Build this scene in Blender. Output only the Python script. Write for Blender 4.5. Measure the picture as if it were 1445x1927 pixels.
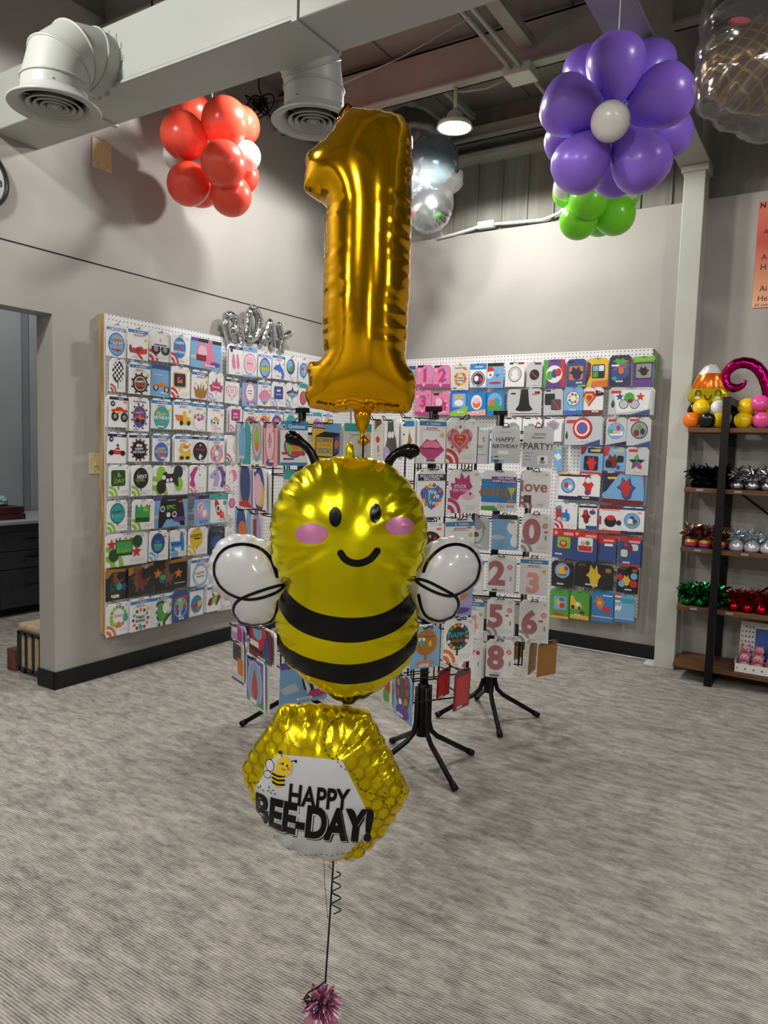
import bpy, bmesh, math, random
import numpy as np
from mathutils import Vector, Matrix
from mathutils.bvhtree import BVHTree
from mathutils.geometry import delaunay_2d_cdt, tessellate_polygon
random.seed(7)
for o in list(bpy.data.objects): bpy.data.objects.remove(o)
scene = bpy.context.scene
col = scene.collection

# ------------------------------------------------------------------ camera
IW, IH, F = 1445, 1927, 1373.36
PITCH, ROLL, YAW = .0849821, .0299892, .562490
CAM = np.array([3.6047, -5.1193, 1.3735])
cp, sp = math.cos(PITCH), math.sin(PITCH)
FW = np.array([-math.sin(YAW)*cp, math.cos(YAW)*cp, -sp])
R0 = np.array([math.cos(YAW), math.sin(YAW), 0.]); U0 = np.cross(R0, FW)
RT = R0*math.cos(ROLL)+U0*math.sin(ROLL); UP = -R0*math.sin(ROLL)+U0*math.cos(ROLL)
cd = bpy.data.cameras.new('camera'); cam = bpy.data.objects.new('camera', cd); col.objects.link(cam)
cd.sensor_fit = 'HORIZONTAL'; cd.sensor_width = 36; cd.lens = F*36/IW; cd.clip_start = .05; cd.clip_end = 60
cam.matrix_world = Matrix(((RT[0], UP[0], -FW[0], CAM[0]), (RT[1], UP[1], -FW[1], CAM[1]), (RT[2], UP[2], -FW[2], CAM[2]), (0, 0, 0, 1)))
scene.camera = cam
# ------------------------------------------------------------------ world, exposure
wd = bpy.data.worlds.new('world'); scene.world = wd; wd.use_nodes = True
wd.node_tree.nodes['Background'].inputs[0].default_value = (.9, .95, 1, 1)
wd.node_tree.nodes['Background'].inputs[1].default_value = .03
vs = scene.view_settings; vs.view_transform = 'Standard'; vs.look = 'None'; vs.gamma = 1; vs.exposure = -0.15; vs.use_curve_mapping = False
LAMP_W = 34
# hanging lamps: the one in view, then unseen ones, the farthest added to brighten the rear walls
LAMPS = [(1.415, -.965, 3.36, 1.0), (1.0, -1.85, 3.46, .8), (.9, -4.5, 3.46, 1.45), (4.6, -2.6, 3.46, .75), (3.1, -6.6, 3.46, 1.7), (5.4, -5.4, 3.46, .8), (-1.3, -2.3, 3.46, .8), (6.8, -8.0, 3.46, 1.2), (1.4, -8.2, 3.46, 1.2), (7.4, -3.6, 3.46, .9)]

def ray(x, y): return FW+(RT*(x-IW/2)-UP*(y-IH/2))/F
def plane(x, y, ax, v):
    d = ray(x, y); return CAM+d*((v-CAM[ax])/d[ax])
def plane_n(x, y, p0, n):
    d = ray(x, y); return CAM+d*(np.dot(p0-CAM, n)/np.dot(d, n))
def dep(x, y, t): return CAM+ray(x, y)*t

# ------------------------------------------------------------------ materials
def lin(h):
    h = h.lstrip('#'); o = []
    for i in (0, 2, 4):
        v = int(h[i:i+2], 16)/255; o.append(v/12.92 if v <= .04045 else ((v+.055)/1.055)**2.4)
    return (*o, 1)
_m = {}
def mat(name, hexc, rough=.5, metal=0, spec=.5, coat=0, alpha=1, trans=0, sub=0, bump=0, bscale=30, emit=0, croughness=.1):
    if name in _m: return _m[name]
    m = bpy.data.materials.new(name); m.use_nodes = True; nt = m.node_tree; b = nt.nodes['Principled BSDF']
    c = lin(hexc); b.inputs['Base Color'].default_value = c; b.inputs['Roughness'].default_value = rough
    b.inputs['Metallic'].default_value = metal; b.inputs['Specular IOR Level'].default_value = spec
    b.inputs['Coat Weight'].default_value = coat; b.inputs['Coat Roughness'].default_value = croughness
    b.inputs['Alpha'].default_value = alpha; b.inputs['Transmission Weight'].default_value = trans
    if sub: b.inputs['Subsurface Weight'].default_value = sub; b.inputs['Subsurface Scale'].default_value = .05; b.inputs['Subsurface Radius'].default_value = (1, .6, .6)
    if emit: b.inputs['Emission Color'].default_value = c; b.inputs['Emission Strength'].default_value = emit
    if bump:
        n = nt.nodes.new('ShaderNodeTexNoise'); n.inputs['Scale'].default_value = bscale; n.inputs['Detail'].default_value = 3
        t = nt.nodes.new('ShaderNodeTexCoord'); nt.links.new(t.outputs['Object'], n.inputs['Vector'])
        bp = nt.nodes.new('ShaderNodeBump'); bp.inputs['Strength'].default_value = bump; bp.inputs['Distance'].default_value = .02
        nt.links.new(n.outputs['Fac'], bp.inputs['Height']); nt.links.new(bp.outputs[0], b.inputs['Normal'])
    _m[name] = m; return m
def nodes(m): return m.node_tree, m.node_tree.nodes, m.node_tree.links, m.node_tree.nodes['Principled BSDF']
def vary(m, hexes, scale=(1, 1, 1), nscale=4, detail=4, lo=.35, hi=.65):
    nt, N, L, b = nodes(m)
    t = N.new('ShaderNodeTexCoord'); mp = N.new('ShaderNodeMapping'); mp.inputs['Scale'].default_value = scale
    n = N.new('ShaderNodeTexNoise'); n.inputs['Scale'].default_value = nscale; n.inputs['Detail'].default_value = detail
    r = N.new('ShaderNodeValToRGB'); r.color_ramp.elements[0].position = lo; r.color_ramp.elements[1].position = hi
    r.color_ramp.elements[0].color = lin(hexes[0]); r.color_ramp.elements[1].color = lin(hexes[1])
    L.new(t.outputs['Object'], mp.inputs[0]); L.new(mp.outputs[0], n.inputs['Vector']); L.new(n.outputs['Fac'], r.inputs[0]); L.new(r.outputs[0], b.inputs['Base Color'])
    return m
M_wall = vary(mat('wall_paint', 'a6a39e', .6, bump=.05, bscale=90), ('a29f9a', 'aaa7a2'), nscale=1.5)
M_wall2 = vary(mat('wall_paint_bluegrey', 'a6abb0', .6), ('a0a5aa', 'acb1b6'), nscale=1.5)
M_insul = vary(mat('upper_wall_liner', '7c7c74', .7, bump=.3, bscale=6), ('74746c', '84847c'), scale=(6, 6, .5), nscale=3)
M_roof = vary(mat('roof_liner', '8c8b84', .6, bump=.2, bscale=4), ('84837c', '94938c'), nscale=2)
M_beam = vary(mat('beam_paint', '9c9993', .5), ('96938d', 'a29f99'), nscale=3)
M_col = mat('column_paint', 'b9bcb2', .45, bump=.03, bscale=60)
M_duct = vary(mat('duct_paint', 'aeb2ad', .42), ('a9ada8', 'b3b7b2'), nscale=1.2)
M_black = mat('black_metal', '040405', .4, spec=.3)
M_rubber = mat('black_rubber', '0a0b0d', .45)
M_dark = mat('dark_void', '060606', .8)
M_chrome = mat('chrome', 'c8c8c8', .2, 1)
M_wood = vary(mat('board_wood', 'a98b5e', .7), ('8d7048', 'bb9c6c'), scale=(4, 4, .6), nscale=8)
M_ivory = mat('ivory_plastic', 'c9b98a', .4)
M_white = mat('white_gloss', 'e4e4e4', .35)
M_paper = mat('sticker_paper', 'f2f2f2', .7)

# carpet
def carpet():
    m = mat('carpet', '8d8984', .95, spec=.1); nt, N, L, b = nodes(m)
    t = N.new('ShaderNodeTexCoord'); s = N.new('ShaderNodeSeparateXYZ'); L.new(t.outputs['Object'], s.inputs[0])
    def noise(scale, sx, sy, det=3, rough=.6):
        mp = N.new('ShaderNodeMapping'); mp.inputs['Scale'].default_value = (sx, sy, 1); L.new(t.outputs['Object'], mp.inputs[0])
        n = N.new('ShaderNodeTexNoise'); n.inputs['Scale'].default_value = scale; n.inputs['Detail'].default_value = det; n.inputs['Roughness'].default_value = rough
        L.new(mp.outputs[0], n.inputs['Vector']); return n.outputs['Fac']
    def math_(op, a, bb=None, c=None):
        n = N.new('ShaderNodeMath'); n.operation = op
        for i, v in enumerate((a, bb, c)):
            if v is None: continue
            if isinstance(v, (int, float)): n.inputs[i].default_value = v
            else: L.new(v, n.inputs[i])
        return n.outputs[0]
    rib = math_('SINE', math_('MULTIPLY', s.outputs['Y'], 2*math.pi/.0085))
    ribm = math_('MULTIPLY_ADD', rib, .5, .5)
    patch = noise(1, 9, 26, 3, .68); cross = noise(1, 75, 14, 2); fine = noise(1, 26, 190, 2); broad = noise(1, 2.2, 4, 2)
    yarn = noise(1, 420, 150, 1)
    v = math_('ADD', math_('MULTIPLY', patch, 1.0), math_('MULTIPLY', fine, .6)); v = math_('ADD', v, math_('MULTIPLY', cross, .2))
    v = math_('ADD', v, math_('MULTIPLY', broad, .2)); v = math_('ADD', v, math_('MULTIPLY', ribm, .34)); v = math_('ADD', v, math_('MULTIPLY', yarn, .22))
    # tile joints every half metre
    tx = math_('PINGPONG', s.outputs['X'], .305); ty = math_('PINGPONG', s.outputs['Y'], .305)
    j = math_('MINIMUM', tx, ty); jl = math_('LESS_THAN', j, .0016)
    v = math_('SUBTRACT', v, math_('MULTIPLY', jl, .05))
    r = N.new('ShaderNodeValToRGB'); L.new(math_('MULTIPLY', v, .5), r.inputs[0])
    e = r.color_ramp.elements; e[0].position = .42; e[0].color = lin('57534f'); e[1].position = .78; e[1].color = lin('c4beb5')
    k = e.new(.57); k.color = lin('8c8781')
    L.new(r.outputs[0], b.inputs['Base Color'])
    bp = N.new('ShaderNodeBump'); bp.inputs['Strength'].default_value = .6; bp.inputs['Distance'].default_value = .003
    L.new(math_('ADD', ribm, fine), bp.inputs['Height']); L.new(bp.outputs[0], b.inputs['Normal'])
    return m
M_carpet = carpet()
def pegboard(name, axis):
    m = mat(name, 'dcdcdc', .4, coat=.2); nt, N, L, b = nodes(m)
    t = N.new('ShaderNodeTexCoord'); s = N.new('ShaderNodeSeparateXYZ'); L.new(t.outputs['Object'], s.inputs[0])
    outs = []
    for a in (axis, 'Z'):
        f = N.new('ShaderNodeMath'); f.operation = 'PINGPONG'; L.new(s.outputs[a], f.inputs[0]); f.inputs[1].default_value = .0127
        p = N.new('ShaderNodeMath'); p.operation = 'POWER'; L.new(f.outputs[0], p.inputs[0]); p.inputs[1].default_value = 2; outs.append(p.outputs[0])
    ad = N.new('ShaderNodeMath'); ad.operation = 'ADD'; L.new(outs[0], ad.inputs[0]); L.new(outs[1], ad.inputs[1])
    lt = N.new('ShaderNodeMath'); lt.operation = 'LESS_THAN'; L.new(ad.outputs[0], lt.inputs[0]); lt.inputs[1].default_value = .0036**2
    mx = N.new('ShaderNodeMix'); mx.data_type = 'RGBA'; mx.inputs[6].default_value = lin('dedede'); mx.inputs[7].default_value = lin('101010')
    L.new(lt.outputs[0], mx.inputs[0]); L.new(mx.outputs[2], b.inputs['Base Color']); return m
M_pegL = pegboard('pegboard_left', 'Y'); M_pegR = pegboard('pegboard_right', 'X')
def clear(name, gloss=.1, rough=.08, tint='ffffff', haze=0.):
    m = bpy.data.materials.new(name); m.use_nodes = True; nt = m.node_tree; N = nt.nodes; L = nt.links
    N.remove(N['Principled BSDF']); out = N['Material Output']
    tr = N.new('ShaderNodeBsdfTransparent'); tr.inputs[0].default_value = lin(tint)
    gl = N.new('ShaderNodeBsdfGlossy'); gl.inputs['Roughness'].default_value = rough
    lw = N.new('ShaderNodeLayerWeight'); lw.inputs[0].default_value = .25
    ma = N.new('ShaderNodeMath'); ma.operation = 'MULTIPLY_ADD'; ma.inputs[1].default_value = .22; ma.inputs[2].default_value = gloss; L.new(lw.outputs['Fresnel'], ma.inputs[0])
    mx = N.new('ShaderNodeMixShader'); L.new(ma.outputs[0], mx.inputs[0]); L.new(tr.outputs[0], mx.inputs[1]); L.new(gl.outputs[0], mx.inputs[2])
    if haze:
        df = N.new('ShaderNodeBsdfDiffuse'); df.inputs[0].default_value = (.8, .8, .8, 1); m2 = N.new('ShaderNodeMixShader'); m2.inputs[0].default_value = haze
        L.new(mx.outputs[0], m2.inputs[1]); L.new(df.outputs[0], m2.inputs[2]); mx = m2
    L.new(mx.outputs[0], out.inputs[0]); return m
M_sleeve = clear('clear_sleeve', .05, .16)
M_bag = clear('clear_bag', .12, .12, haze=.04)

# ------------------------------------------------------------------ mesh helpers
class MB:
    def __init__(s): s.v = []; s.f = []; s.mi = []; s.ms = []
    def m(s, mt):
        if mt not in s.ms: s.ms.append(mt)
        return s.ms.index(mt)
    def add(s, vs, fs, mt):
        o = len(s.v); k = s.m(mt); s.v += [tuple(map(float, v)) for v in vs]
        for f in fs: s.f.append(tuple(i+o for i in f)); s.mi.append(k)
        return s
    def box(s, a, b, mt, M=None):
        (x0, y0, z0), (x1, y1, z1) = a, b
        x0, x1 = min(x0, x1), max(x0, x1); y0, y1 = min(y0, y1), max(y0, y1); z0, z1 = min(z0, z1), max(z0, z1)
        v = [(x, y, z) for z in (z0, z1) for x, y in ((x0, y0), (x1, y0), (x1, y1), (x0, y1))]
        if M: v = [tuple(M @ Vector(p)) for p in v]
        return s.add(v, [(3, 2, 1, 0), (4, 5, 6, 7), (0, 1, 5, 4), (1, 2, 6, 5), (2, 3, 7, 6), (3, 0, 4, 7)], mt)
    def tube(s, pts, r, mt, n=8, cap=True):
        pts = [Vector(p) for p in pts]; k = len(pts); rs = r if hasattr(r, '__len__') else [r]*k
        v = []; f = []; prev = None
        for i, p in enumerate(pts):
            d = (pts[min(i+1, k-1)]-pts[max(i-1, 0)]).normalized()
            if prev is None: a = d.orthogonal().normalized()
            else: a = (prev-d*prev.dot(d)).normalized()
            prev = a; b = d.cross(a)
            for j in range(n):
                t = 2*math.pi*j/n; v.append(p+(a*math.cos(t)+b*math.sin(t))*rs[i])
        for i in range(k-1):
            for j in range(n): f.append((i*n+j, i*n+(j+1) % n, (i+1)*n+(j+1) % n, (i+1)*n+j))
        if cap: f.append(tuple(range(n-1, -1, -1))); f.append(tuple((k-1)*n+j for j in range(n)))
        return s.add(v, f, mt)
    def lathe(s, prof, mt, n=24, M=None, cap=False, noise=0):
        v = []; f = []; k = len(prof)
        for r, z in prof:
            for j in range(n):
                t = 2*math.pi*j/n; rr = r*(1+noise*(random.random()-.5)); p = Vector((rr*math.cos(t), rr*math.sin(t), z))
                v.append(M @ p if M else p)
        for i in range(k-1):
            for j in range(n): f.append((i*n+j, i*n+(j+1) % n, (i+1)*n+(j+1) % n, (i+1)*n+j))
        if cap: f.append(tuple(range(n-1, -1, -1))); f.append(tuple((k-1)*n+j for j in range(n)))
        return s.add(v, f, mt)
    def mesh(s, name, smooth=False):
        me = bpy.data.meshes.new(name); me.from_pydata(s.v, [], s.f)
        for m in s.ms: me.materials.append(m)
        me.polygons.foreach_set('material_index', s.mi)
        if smooth: me.polygons.foreach_set('use_smooth', [True]*len(s.f))
        me.update(); return me
    def obj(s, name, parent=None, smooth=False, **kw): return link(name, s.mesh(name, smooth), parent, **kw)
def link(name, me, parent=None, loc=None, M=None, kind=None, label=None, cat=None, group=None):
    o = bpy.data.objects.new(name, me); col.objects.link(o)
    if parent: o.parent = parent
    if loc is not None: o.location = tuple(map(float, loc))
    if M is not None: o.matrix_local = M
    if kind: o['kind'] = kind
    if label: o['label'] = label
    if cat: o['category'] = cat
    if group: o['group'] = group
    return o
def thing(name, label, cat, loc=(0, 0, 0), group=None, M=None): return link(name, None, None, loc if M is None else None, M, None, label, cat, group)
def struct(name, mb, smooth=False, label=None): return mb.obj(name, kind='structure', smooth=smooth, label=label)
def axes(p, x, y, z): return Matrix(((x[0], y[0], z[0], p[0]), (x[1], y[1], z[1], p[1]), (x[2], y[2], z[2], p[2]), (0, 0, 0, 1)))
def bevel(o, w=.004, seg=2):
    b = o.modifiers.new('bevel', 'BEVEL'); b.width = w; b.segments = seg; b.limit_method = 'ANGLE'; return o

# ------------------------------------------------------------------ room shell
XR, YB = 9.0, -9.5      # far side walls behind the viewer
ZC = 3.92
struct('floor', MB().box((-4, YB, -.1), (XR, .2, 0), M_carpet))
struct('ceiling', MB().box((-4, YB, ZC), (XR, .2, ZC+.1), M_roof))
YO = -2.748             # edge of the office opening in the left wall
w = MB().box((-.14, YO, 0), (0, 0, 3.67), M_wall).box((-.14, -4.2, 2.037), (0, YO, 3.67), M_wall).box((-.14, YB, 0), (0, -4.2, 3.67), M_wall)
struct('wall_left', w)
wl2 = MB().box((-.12, YB, 3.67), (-.02, 0, ZC), M_roof); struct('wall_left_top', wl2)
struct('wall_right', MB().box((-.14, 0, 0), (XR, .14, 3.021), M_wall))
struct('wall_right_upper', MB().box((-.14, .03, 3.021), (XR, .16, ZC), M_insul))
struct('wall_back', MB().box((-.14, YB-.1, 0), (XR, YB, ZC), M_wall))
struct('wall_far_side', MB().box((XR, YB, 0), (XR+.1, .2, ZC), M_wall))
# drywall seam on the left wall and corner jamb
struct('trim_1', MB().box((0, -4.2, 2.3515), (.0015, 0, 2.3585), M_dark))
def baseboard(name, a, b):
    struct(name, MB().box(a, b, M_rubber))
baseboard('baseboard_left', (0, YO-.008, 0), (.012, 0, .098))
baseboard('baseboard_left_end', (-.148, YO-.012, 0), (.0, YO, .098))
baseboard('baseboard_right', (0, -.012, 0), (2.6, 0, .098))
struct('trim_2', MB().tube([(0.02, -.02, .004), (2.6, -.02, .004)], .004, M_white, 6))   # pale cable along the skirting
struct('trim_3', MB().box((2.55, -.14, 0), (2.63, -.03, .012), M_white))                  # foot plate of the column
# steel column and rafter
c = MB().box((2.617, -.16, 0), (2.743, .0, 3.15), M_col)
c.box((2.60, -.17, 3.15), (2.76, .0, 3.19), M_col)
bevel(struct('column', c), .004)
rf = MB().box((2.585, -9.4, 3.19), (2.765, -.02, 3.205), M_beam).box((2.668, -9.4, 3.205), (2.682, -.02, 3.86), M_beam).box((2.585, -9.4, 3.86), (2.765, -.02, 3.875), M_beam)
struct('rafter_beam', rf)
def purlin(name, y, z0, z1):
    b = MB().box((-.1, y, z0), (XR, y+.012, z1), M_beam).box((-.1, y-.07, z0), (XR, y+.012, z0+.012), M_beam).box((-.1, y, z1-.012), (XR, y+.08, z1), M_beam)
    struct(name, b)
for i, y in enumerate((-.95, -2.4, -3.85, -5.3, -6.75)): purlin('purlin', y, 3.6, 3.88)
struct('wall_girt', MB().box((-.1, -.12, 3.53), (XR, .03, 3.56), M_beam).box((-.1, -.12, 3.64), (XR, -.1, 3.74), M_beam).box((-.1, -.16, 3.64), (XR, .03, 3.655), M_beam))
br = MB().box((1.84, -2.38, 3.70), (1.92, -1.0, 3.76), M_beam); struct('roof_brace', br)
struct('roof_brace', MB().box((1.1, -.93, 3.80), (1.13, -.1, 3.84), M_beam))
struct('roof_brace', MB().box((2.0, -.93, 3.80), (2.03, -.1, 3.84), M_beam))
# roof panel ribs
for i in range(9):
    x = .3+.6*i
    struct('roof_seam', MB().box((x, -5.2, ZC-.012), (x+.012, 0, ZC), M_roof))
# liner ribs on the upper wall
for i in range(13):
    x = .1+.2*i
    struct('liner_rib', MB().box((x, .018, 3.03), (x+.014, .03, 3.53), M_insul))
# conduit with box on the ceiling, cable and box on top of the drywall
t = thing('ceiling_conduit', 'twin grey conduit pipes ending in a junction box under the roof', 'conduit', (1.83, -1.02, 3.56))
MB().tube([(-.03, -1.3, .03), (-.03, 0, .03)], .014, M_beam).obj('pipe', t, True)
MB().tube([(.03, -1.3, .03), (.03, 0, .03)], .014, M_beam).obj('pipe', t, True)
bevel(MB().box((-.07, -.02, -.01), (.09, .13, .05), M_col).obj('junction_box', t), .004)
MB().tube([(.05, .13, .02), (.05, .9, .02)], .012, M_beam).obj('pipe', t, True)
MB().tube([(-.07, .03, .0), (-.2, .04, -.02), (-.36, .05, -.0), (-.42, .055, .02)], .006, M_beam).obj('cable', t, True)
t = thing('wall_wiring', 'white cable and small box running along the top of the grey wall', 'cable', (1.15, -.015, 3.03))
MB().tube([(-.35, 0, -.015), (-.2, 0, .0), (-.05, 0, .02), (.0, 0, .03)], .011, M_white).obj('cable', t, True)
bevel(MB().box((-.0, -.03, .005), (.13, .015, .055), M_white).obj('box', t), .004)
MB().tube([(.13, 0, .03), (.3, 0, .02), (.5, 0, .01), (.62, 0, .04), (.68, 0, .1), (.7, 0, .2)], .011, M_white).obj('cable', t, True)
# thin guy wire across the roof
g0, g1 = dep(640, 160, 3.6), dep(880, 35, 3.4)
tw = MB().tube([g0, (g0+g1)/2+np.array([0, 0, -.02]), g1], .003, M_beam, 5).obj('guy_wire', label='thin wire slung beneath the grey roof panels beside the duct', cat='wire')
# tangle of cable by the round diffuser
random.seed(3); tc = plane(487, 200, 1, -1.45); pts = []
for i in range(240):
    a = i*.27; i = i*.4; rr = .045+.035*math.sin(i*.37)
    pts.append(tc+RT*rr*math.cos(a)*(1+.3*math.sin(i*.21))+UP*(rr*.9*math.sin(a*1.1)-.01*math.sin(i*.5))-FW*.02*math.sin(i*.9))
pts = [np.array([tc[0], tc[1], ZC-.002]), tc+UP*.12] + pts+[tc+RT*.25+UP*.05, tc+RT*.5+UP*.12]
MB().tube(pts, .0045, M_black, 5).obj('cable_coil', label='tangled coil of black cable hanging under the roof by coral balloons', cat='cable')

# ------------------------------------------------------------------ lamps
M_lens = mat('lamp_lens', 'ffffff', .3, emit=32)
for i, (x, y, z, k) in enumerate(LAMPS):
    lab = 'bright round high bay lamp hanging from the roof beam' if i == 0 else 'unseen round high bay lamp under the roof outside the picture'
    t = thing('hanging_lamp', lab, 'lamp', (x, y, z), 'hanging lamps' if i else None)
    MB().lathe([(.0, .10), (.03, .10), (.045, .085), (.06, .05), (.1, .03), (.112, .0), (.1, .0)], M_col, 28).obj('housing', t, True)
    MB().lathe([(.0, -.004), (.07, -.004), (.1, .004)], M_lens, 28).obj('lens', t, True)
    top = 3.6 if z > 3.3 else ZC
    MB().tube([(0, 0, .1), (0, 0, ZC-z if i else 3.605-z)], .012, M_col).obj('stem', t, True)
    ld = bpy.data.lights.new('lamp_light', 'SPOT'); ld.energy = LAMP_W*k*4.2; ld.spot_size = math.radians(172); ld.spot_blend = .12; ld.shadow_soft_size = .095; ld.color = (1, .97, .92)
    lo = bpy.data.objects.new('lamp_light', ld); col.objects.link(lo); lo.parent = t; lo.location = (0, 0, -.02)
# ------------------------------------------------------------------ duct with two round outlets
DY0, DY1, DZ0, DZ1 = -3.055, -2.81, 2.85, 3.105
t = thing('air_duct', 'long pale grey rectangular air duct crossing below the roof', 'duct', (1.6, DY0, DZ0))
def dseg(x0, x1, e=0): bevel(MB().box((x0-1.6, -e, -e), (x1-1.6, DY1-DY0+e, DZ1-DZ0+e), M_duct).obj('duct_section', t), .003, 1)
dseg(.001, .60); dseg(.603, 1.88); dseg(1.883, 3.4); dseg(3.403, 5.2)
for x in (.60, 1.88, 3.4): MB().box((x-.012-1.6, -.008, -.008), (x+.012-1.6, DY1-DY0+.008, DZ1-DZ0+.008), M_duct).obj('flange', t)
MB().box((.603-1.6, -.003, .012), (1.88-1.6, 0, .0145), M_dark).obj('seam', t)
MB().box((.603-1.6, -.0065, .0), (1.88-1.6, 0, .011), M_duct).obj('lip', t)
for x in (1.0, 3.0, 4.8): MB().tube([(x-1.6, .12, DZ1-DZ0), (x-1.6, .12, ZC-DZ0)], .005, M_black, 6).obj('hanger_rod', t)
def outlet(name, label, start, d0, R, rt, rd, drop):
    """lobster-back elbow leaving the duct along d0 and turning down to a round diffuser"""
    t = thing(name, label, 'air vent', start)
    d0 = Vector(d0); dn = Vector((0, 0, -1)); segs = 3
    joints = [Vector((0, 0, 0)), d0*.06]; c0 = d0*.06
    for k in range(1, segs+1):
        a = math.pi/2*k/segs; joints.append(c0+d0*R*math.sin(a)+dn*R*(1-math.cos(a)))
    joints.append(joints[-1]+dn*drop)
    side = d0.cross(dn); n = 30
    def ring(i):
        p = joints[i]
        a = 0 if i <= 1 else math.pi/2*min(i-1, segs)/segs
        up = d0*math.sin(a)*-1*-1
        # cross-section plane spanned by side and the outward radius
        rad = (-dn*math.cos(a)+d0*math.sin(a))
        return [p+side*rt*math.cos(2*math.pi*j/n)+rad*rt*math.sin(2*math.pi*j/n) for j in range(n)]
    rings = [ring(i) for i in range(len(joints))]
    for i in range(len(joints)-1):
        v = rings[i]+rings[i+1]; f = [(j, (j+1) % n, n+(j+1) % n, n+j) for j in range(n)]
        MB().add(v, f, M_duct).obj('elbow_section' if i else 'collar', t, True)
        q = rings[i+1]
        if i < len(joints)-2: MB().tube(q+[q[0]], .0055, M_duct, 6, False).obj('bead', t, True)
    q = rings[0]
    for j in range(0, n, 2): MB().box(tuple(q[j]-Vector((.012, .004, .012))), tuple(q[j]+Vector((.012, .002, .012))), M_duct).obj('collar_tab', t)
    c = joints[-1]; Mx = Matrix.Translation(c)
    MB().lathe([(rt, .02), (rt+.01, .0), (rd*.92, -.018), (rd, -.03), (rd*.97, -.036), (rd*.8, -.03), (rd*.66, -.012), (rd*.63, .01)], M_duct, 40, Mx).obj('diffuser_rim', t, True)
    MB().lathe([(0, .03), (rd*.66, .03)], M_dark, 30, Mx).obj('throat', t)
    for k, rr in enumerate((.6, .45, .3, .16)):
        r = rd*rr; MB().lathe([(r, -.028), (r*.99, -.034), (r*.84, -.02), (r*.78, -.002), (r*.80, -.002), (r*.86, -.016), (r, -.028)], M_duct, 36, Mx).obj('vane_ring', t, True)
    MB().lathe([(0, -.03), (rd*.09, -.028), (rd*.1, -.01)], M_duct, 20, Mx).obj('hub', t, True)
    for a in (0, 2.1, 4.2): MB().tube([c+Vector((0, 0, .0)), c+Vector((rd*.64*math.cos(a), rd*.64*math.sin(a), .0))], .003, M_duct, 5).obj('vane_spoke', t)
    for k in (3, 14, 22): MB().lathe([(0, .004), (.004, .003), (.0045, 0)], M_chrome, 8, Matrix.Translation(rings[-1][k]+Vector((0, 0, .03)))).obj('screw', t)
    return t
outlet('duct_outlet', 'white elbow outlet with round ceiling diffuser on the near side of duct', (.83, DY0, 2.95), (0, -1, 0), .16, .125, .178, .065)
outlet('duct_outlet', 'white elbow outlet with round diffuser behind the duct, above gold balloon', (1.60, DY1, 3.03), (0, 1, 0), .16, .125, .178, .10)

# ------------------------------------------------------------------ office seen through the opening
ow = MB().box((-2.62, -4.6, 0), (-2.5, .2, 3.67), M_wall2); struct('wall_office', ow)
for i in range(14): struct('wall_office_rib', MB().box((-2.5, -4.4+.3*i, 0), (-2.47, -4.35+.3*i, 3.0), mat('rib_paint', '858a8f', .6)))
struct('wall_office_side', MB().box((-2.6, -.4, 0), (-.14, -.3, 3.67), M_wall2))
M_cab = vary(mat('cabinet_dark', '34363c', .5), ('30323a', '3a3c42'), nscale=6)
M_desk = mat('desk_top', 'a9acb1', .35)
dk = thing('office_desk', 'light grey desk top over dark drawers in the office', 'desk', (-1.77, -1.9, 0))
bevel(MB().box((-.68, -1.1, .715), (.03, .9, .745), M_desk).obj('desk_top', dk), .006)
ped = MB().box((-.6, -.43, .06), (-.02, .37, .715), M_cab).obj('pedestal', dk)
for z0, z1 in ((.51, .65), (.37, .505), (.07, .365)):
    d = bevel(MB().box((-.02, -.13, z0), (0, .36, z1), M_cab).obj('drawer', dk), .004)
    MB().tube([(.0, .06, (z0+z1)/2+.03), (.018, .08, (z0+z1)/2+.022), (.02, .13, (z0+z1)/2+.02), (.018, .18, (z0+z1)/2+.022), (0, .2, (z0+z1)/2+.03)], .006, M_black, 6).obj('handle', d)
MB().box((-.55, -.4, 0), (-.06, .34, .06), M_dark).obj('plinth', dk)
b0 = plane(22, 978, 0, -1.9)
M_box = vary(mat('mahogany', '4a1f18', .45), ('3e1812', '56261d'), nscale=5)
tb = thing('wooden_tray', 'stack of two dark red wooden trays on the office desk', 'tray', (-1.98, b0[1]-.06, .745))
bevel(MB().box((-.14, -.14, 0), (.14, .14, .045), M_box).obj('lower_tray', tb), .003); bevel(MB().box((-.13, -.15, .05), (.14, .13, .1), M_box).obj('upper_tray', tb), .003)
def crumple(name, label, cat, loc, sx, sy, sz, m, seed, amp=.35, group=None):
    rnd = random.Random(seed); bm = bmesh.new(); bmesh.ops.create_icosphere(bm, subdivisions=3, radius=1)
    for v in bm.verts: v.co *= 1+amp*(rnd.random()-.5)+.18*math.sin(v.co.x*5+seed)*math.cos(v.co.z*4)
    for v in bm.verts: v.co = Vector((v.co.x*sx, v.co.y*sy, v.co.z*sz+sz*.85))
    me = bpy.data.meshes.new(name); bm.to_mesh(me); bm.free(); me.materials.append(m)
    return link(name, me, None, loc, label=label, cat=cat, group=group)
crumple('plastic_bag', 'crumpled white and teal plastic bag on the wooden trays', 'bag', (-1.99, b0[1]-.07, .845), .07, .09, .04, vary(mat('bag_teal', 'bfe3e0', .25), ('dfe8e6', '3aa79a'), nscale=14), 5)
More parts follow.
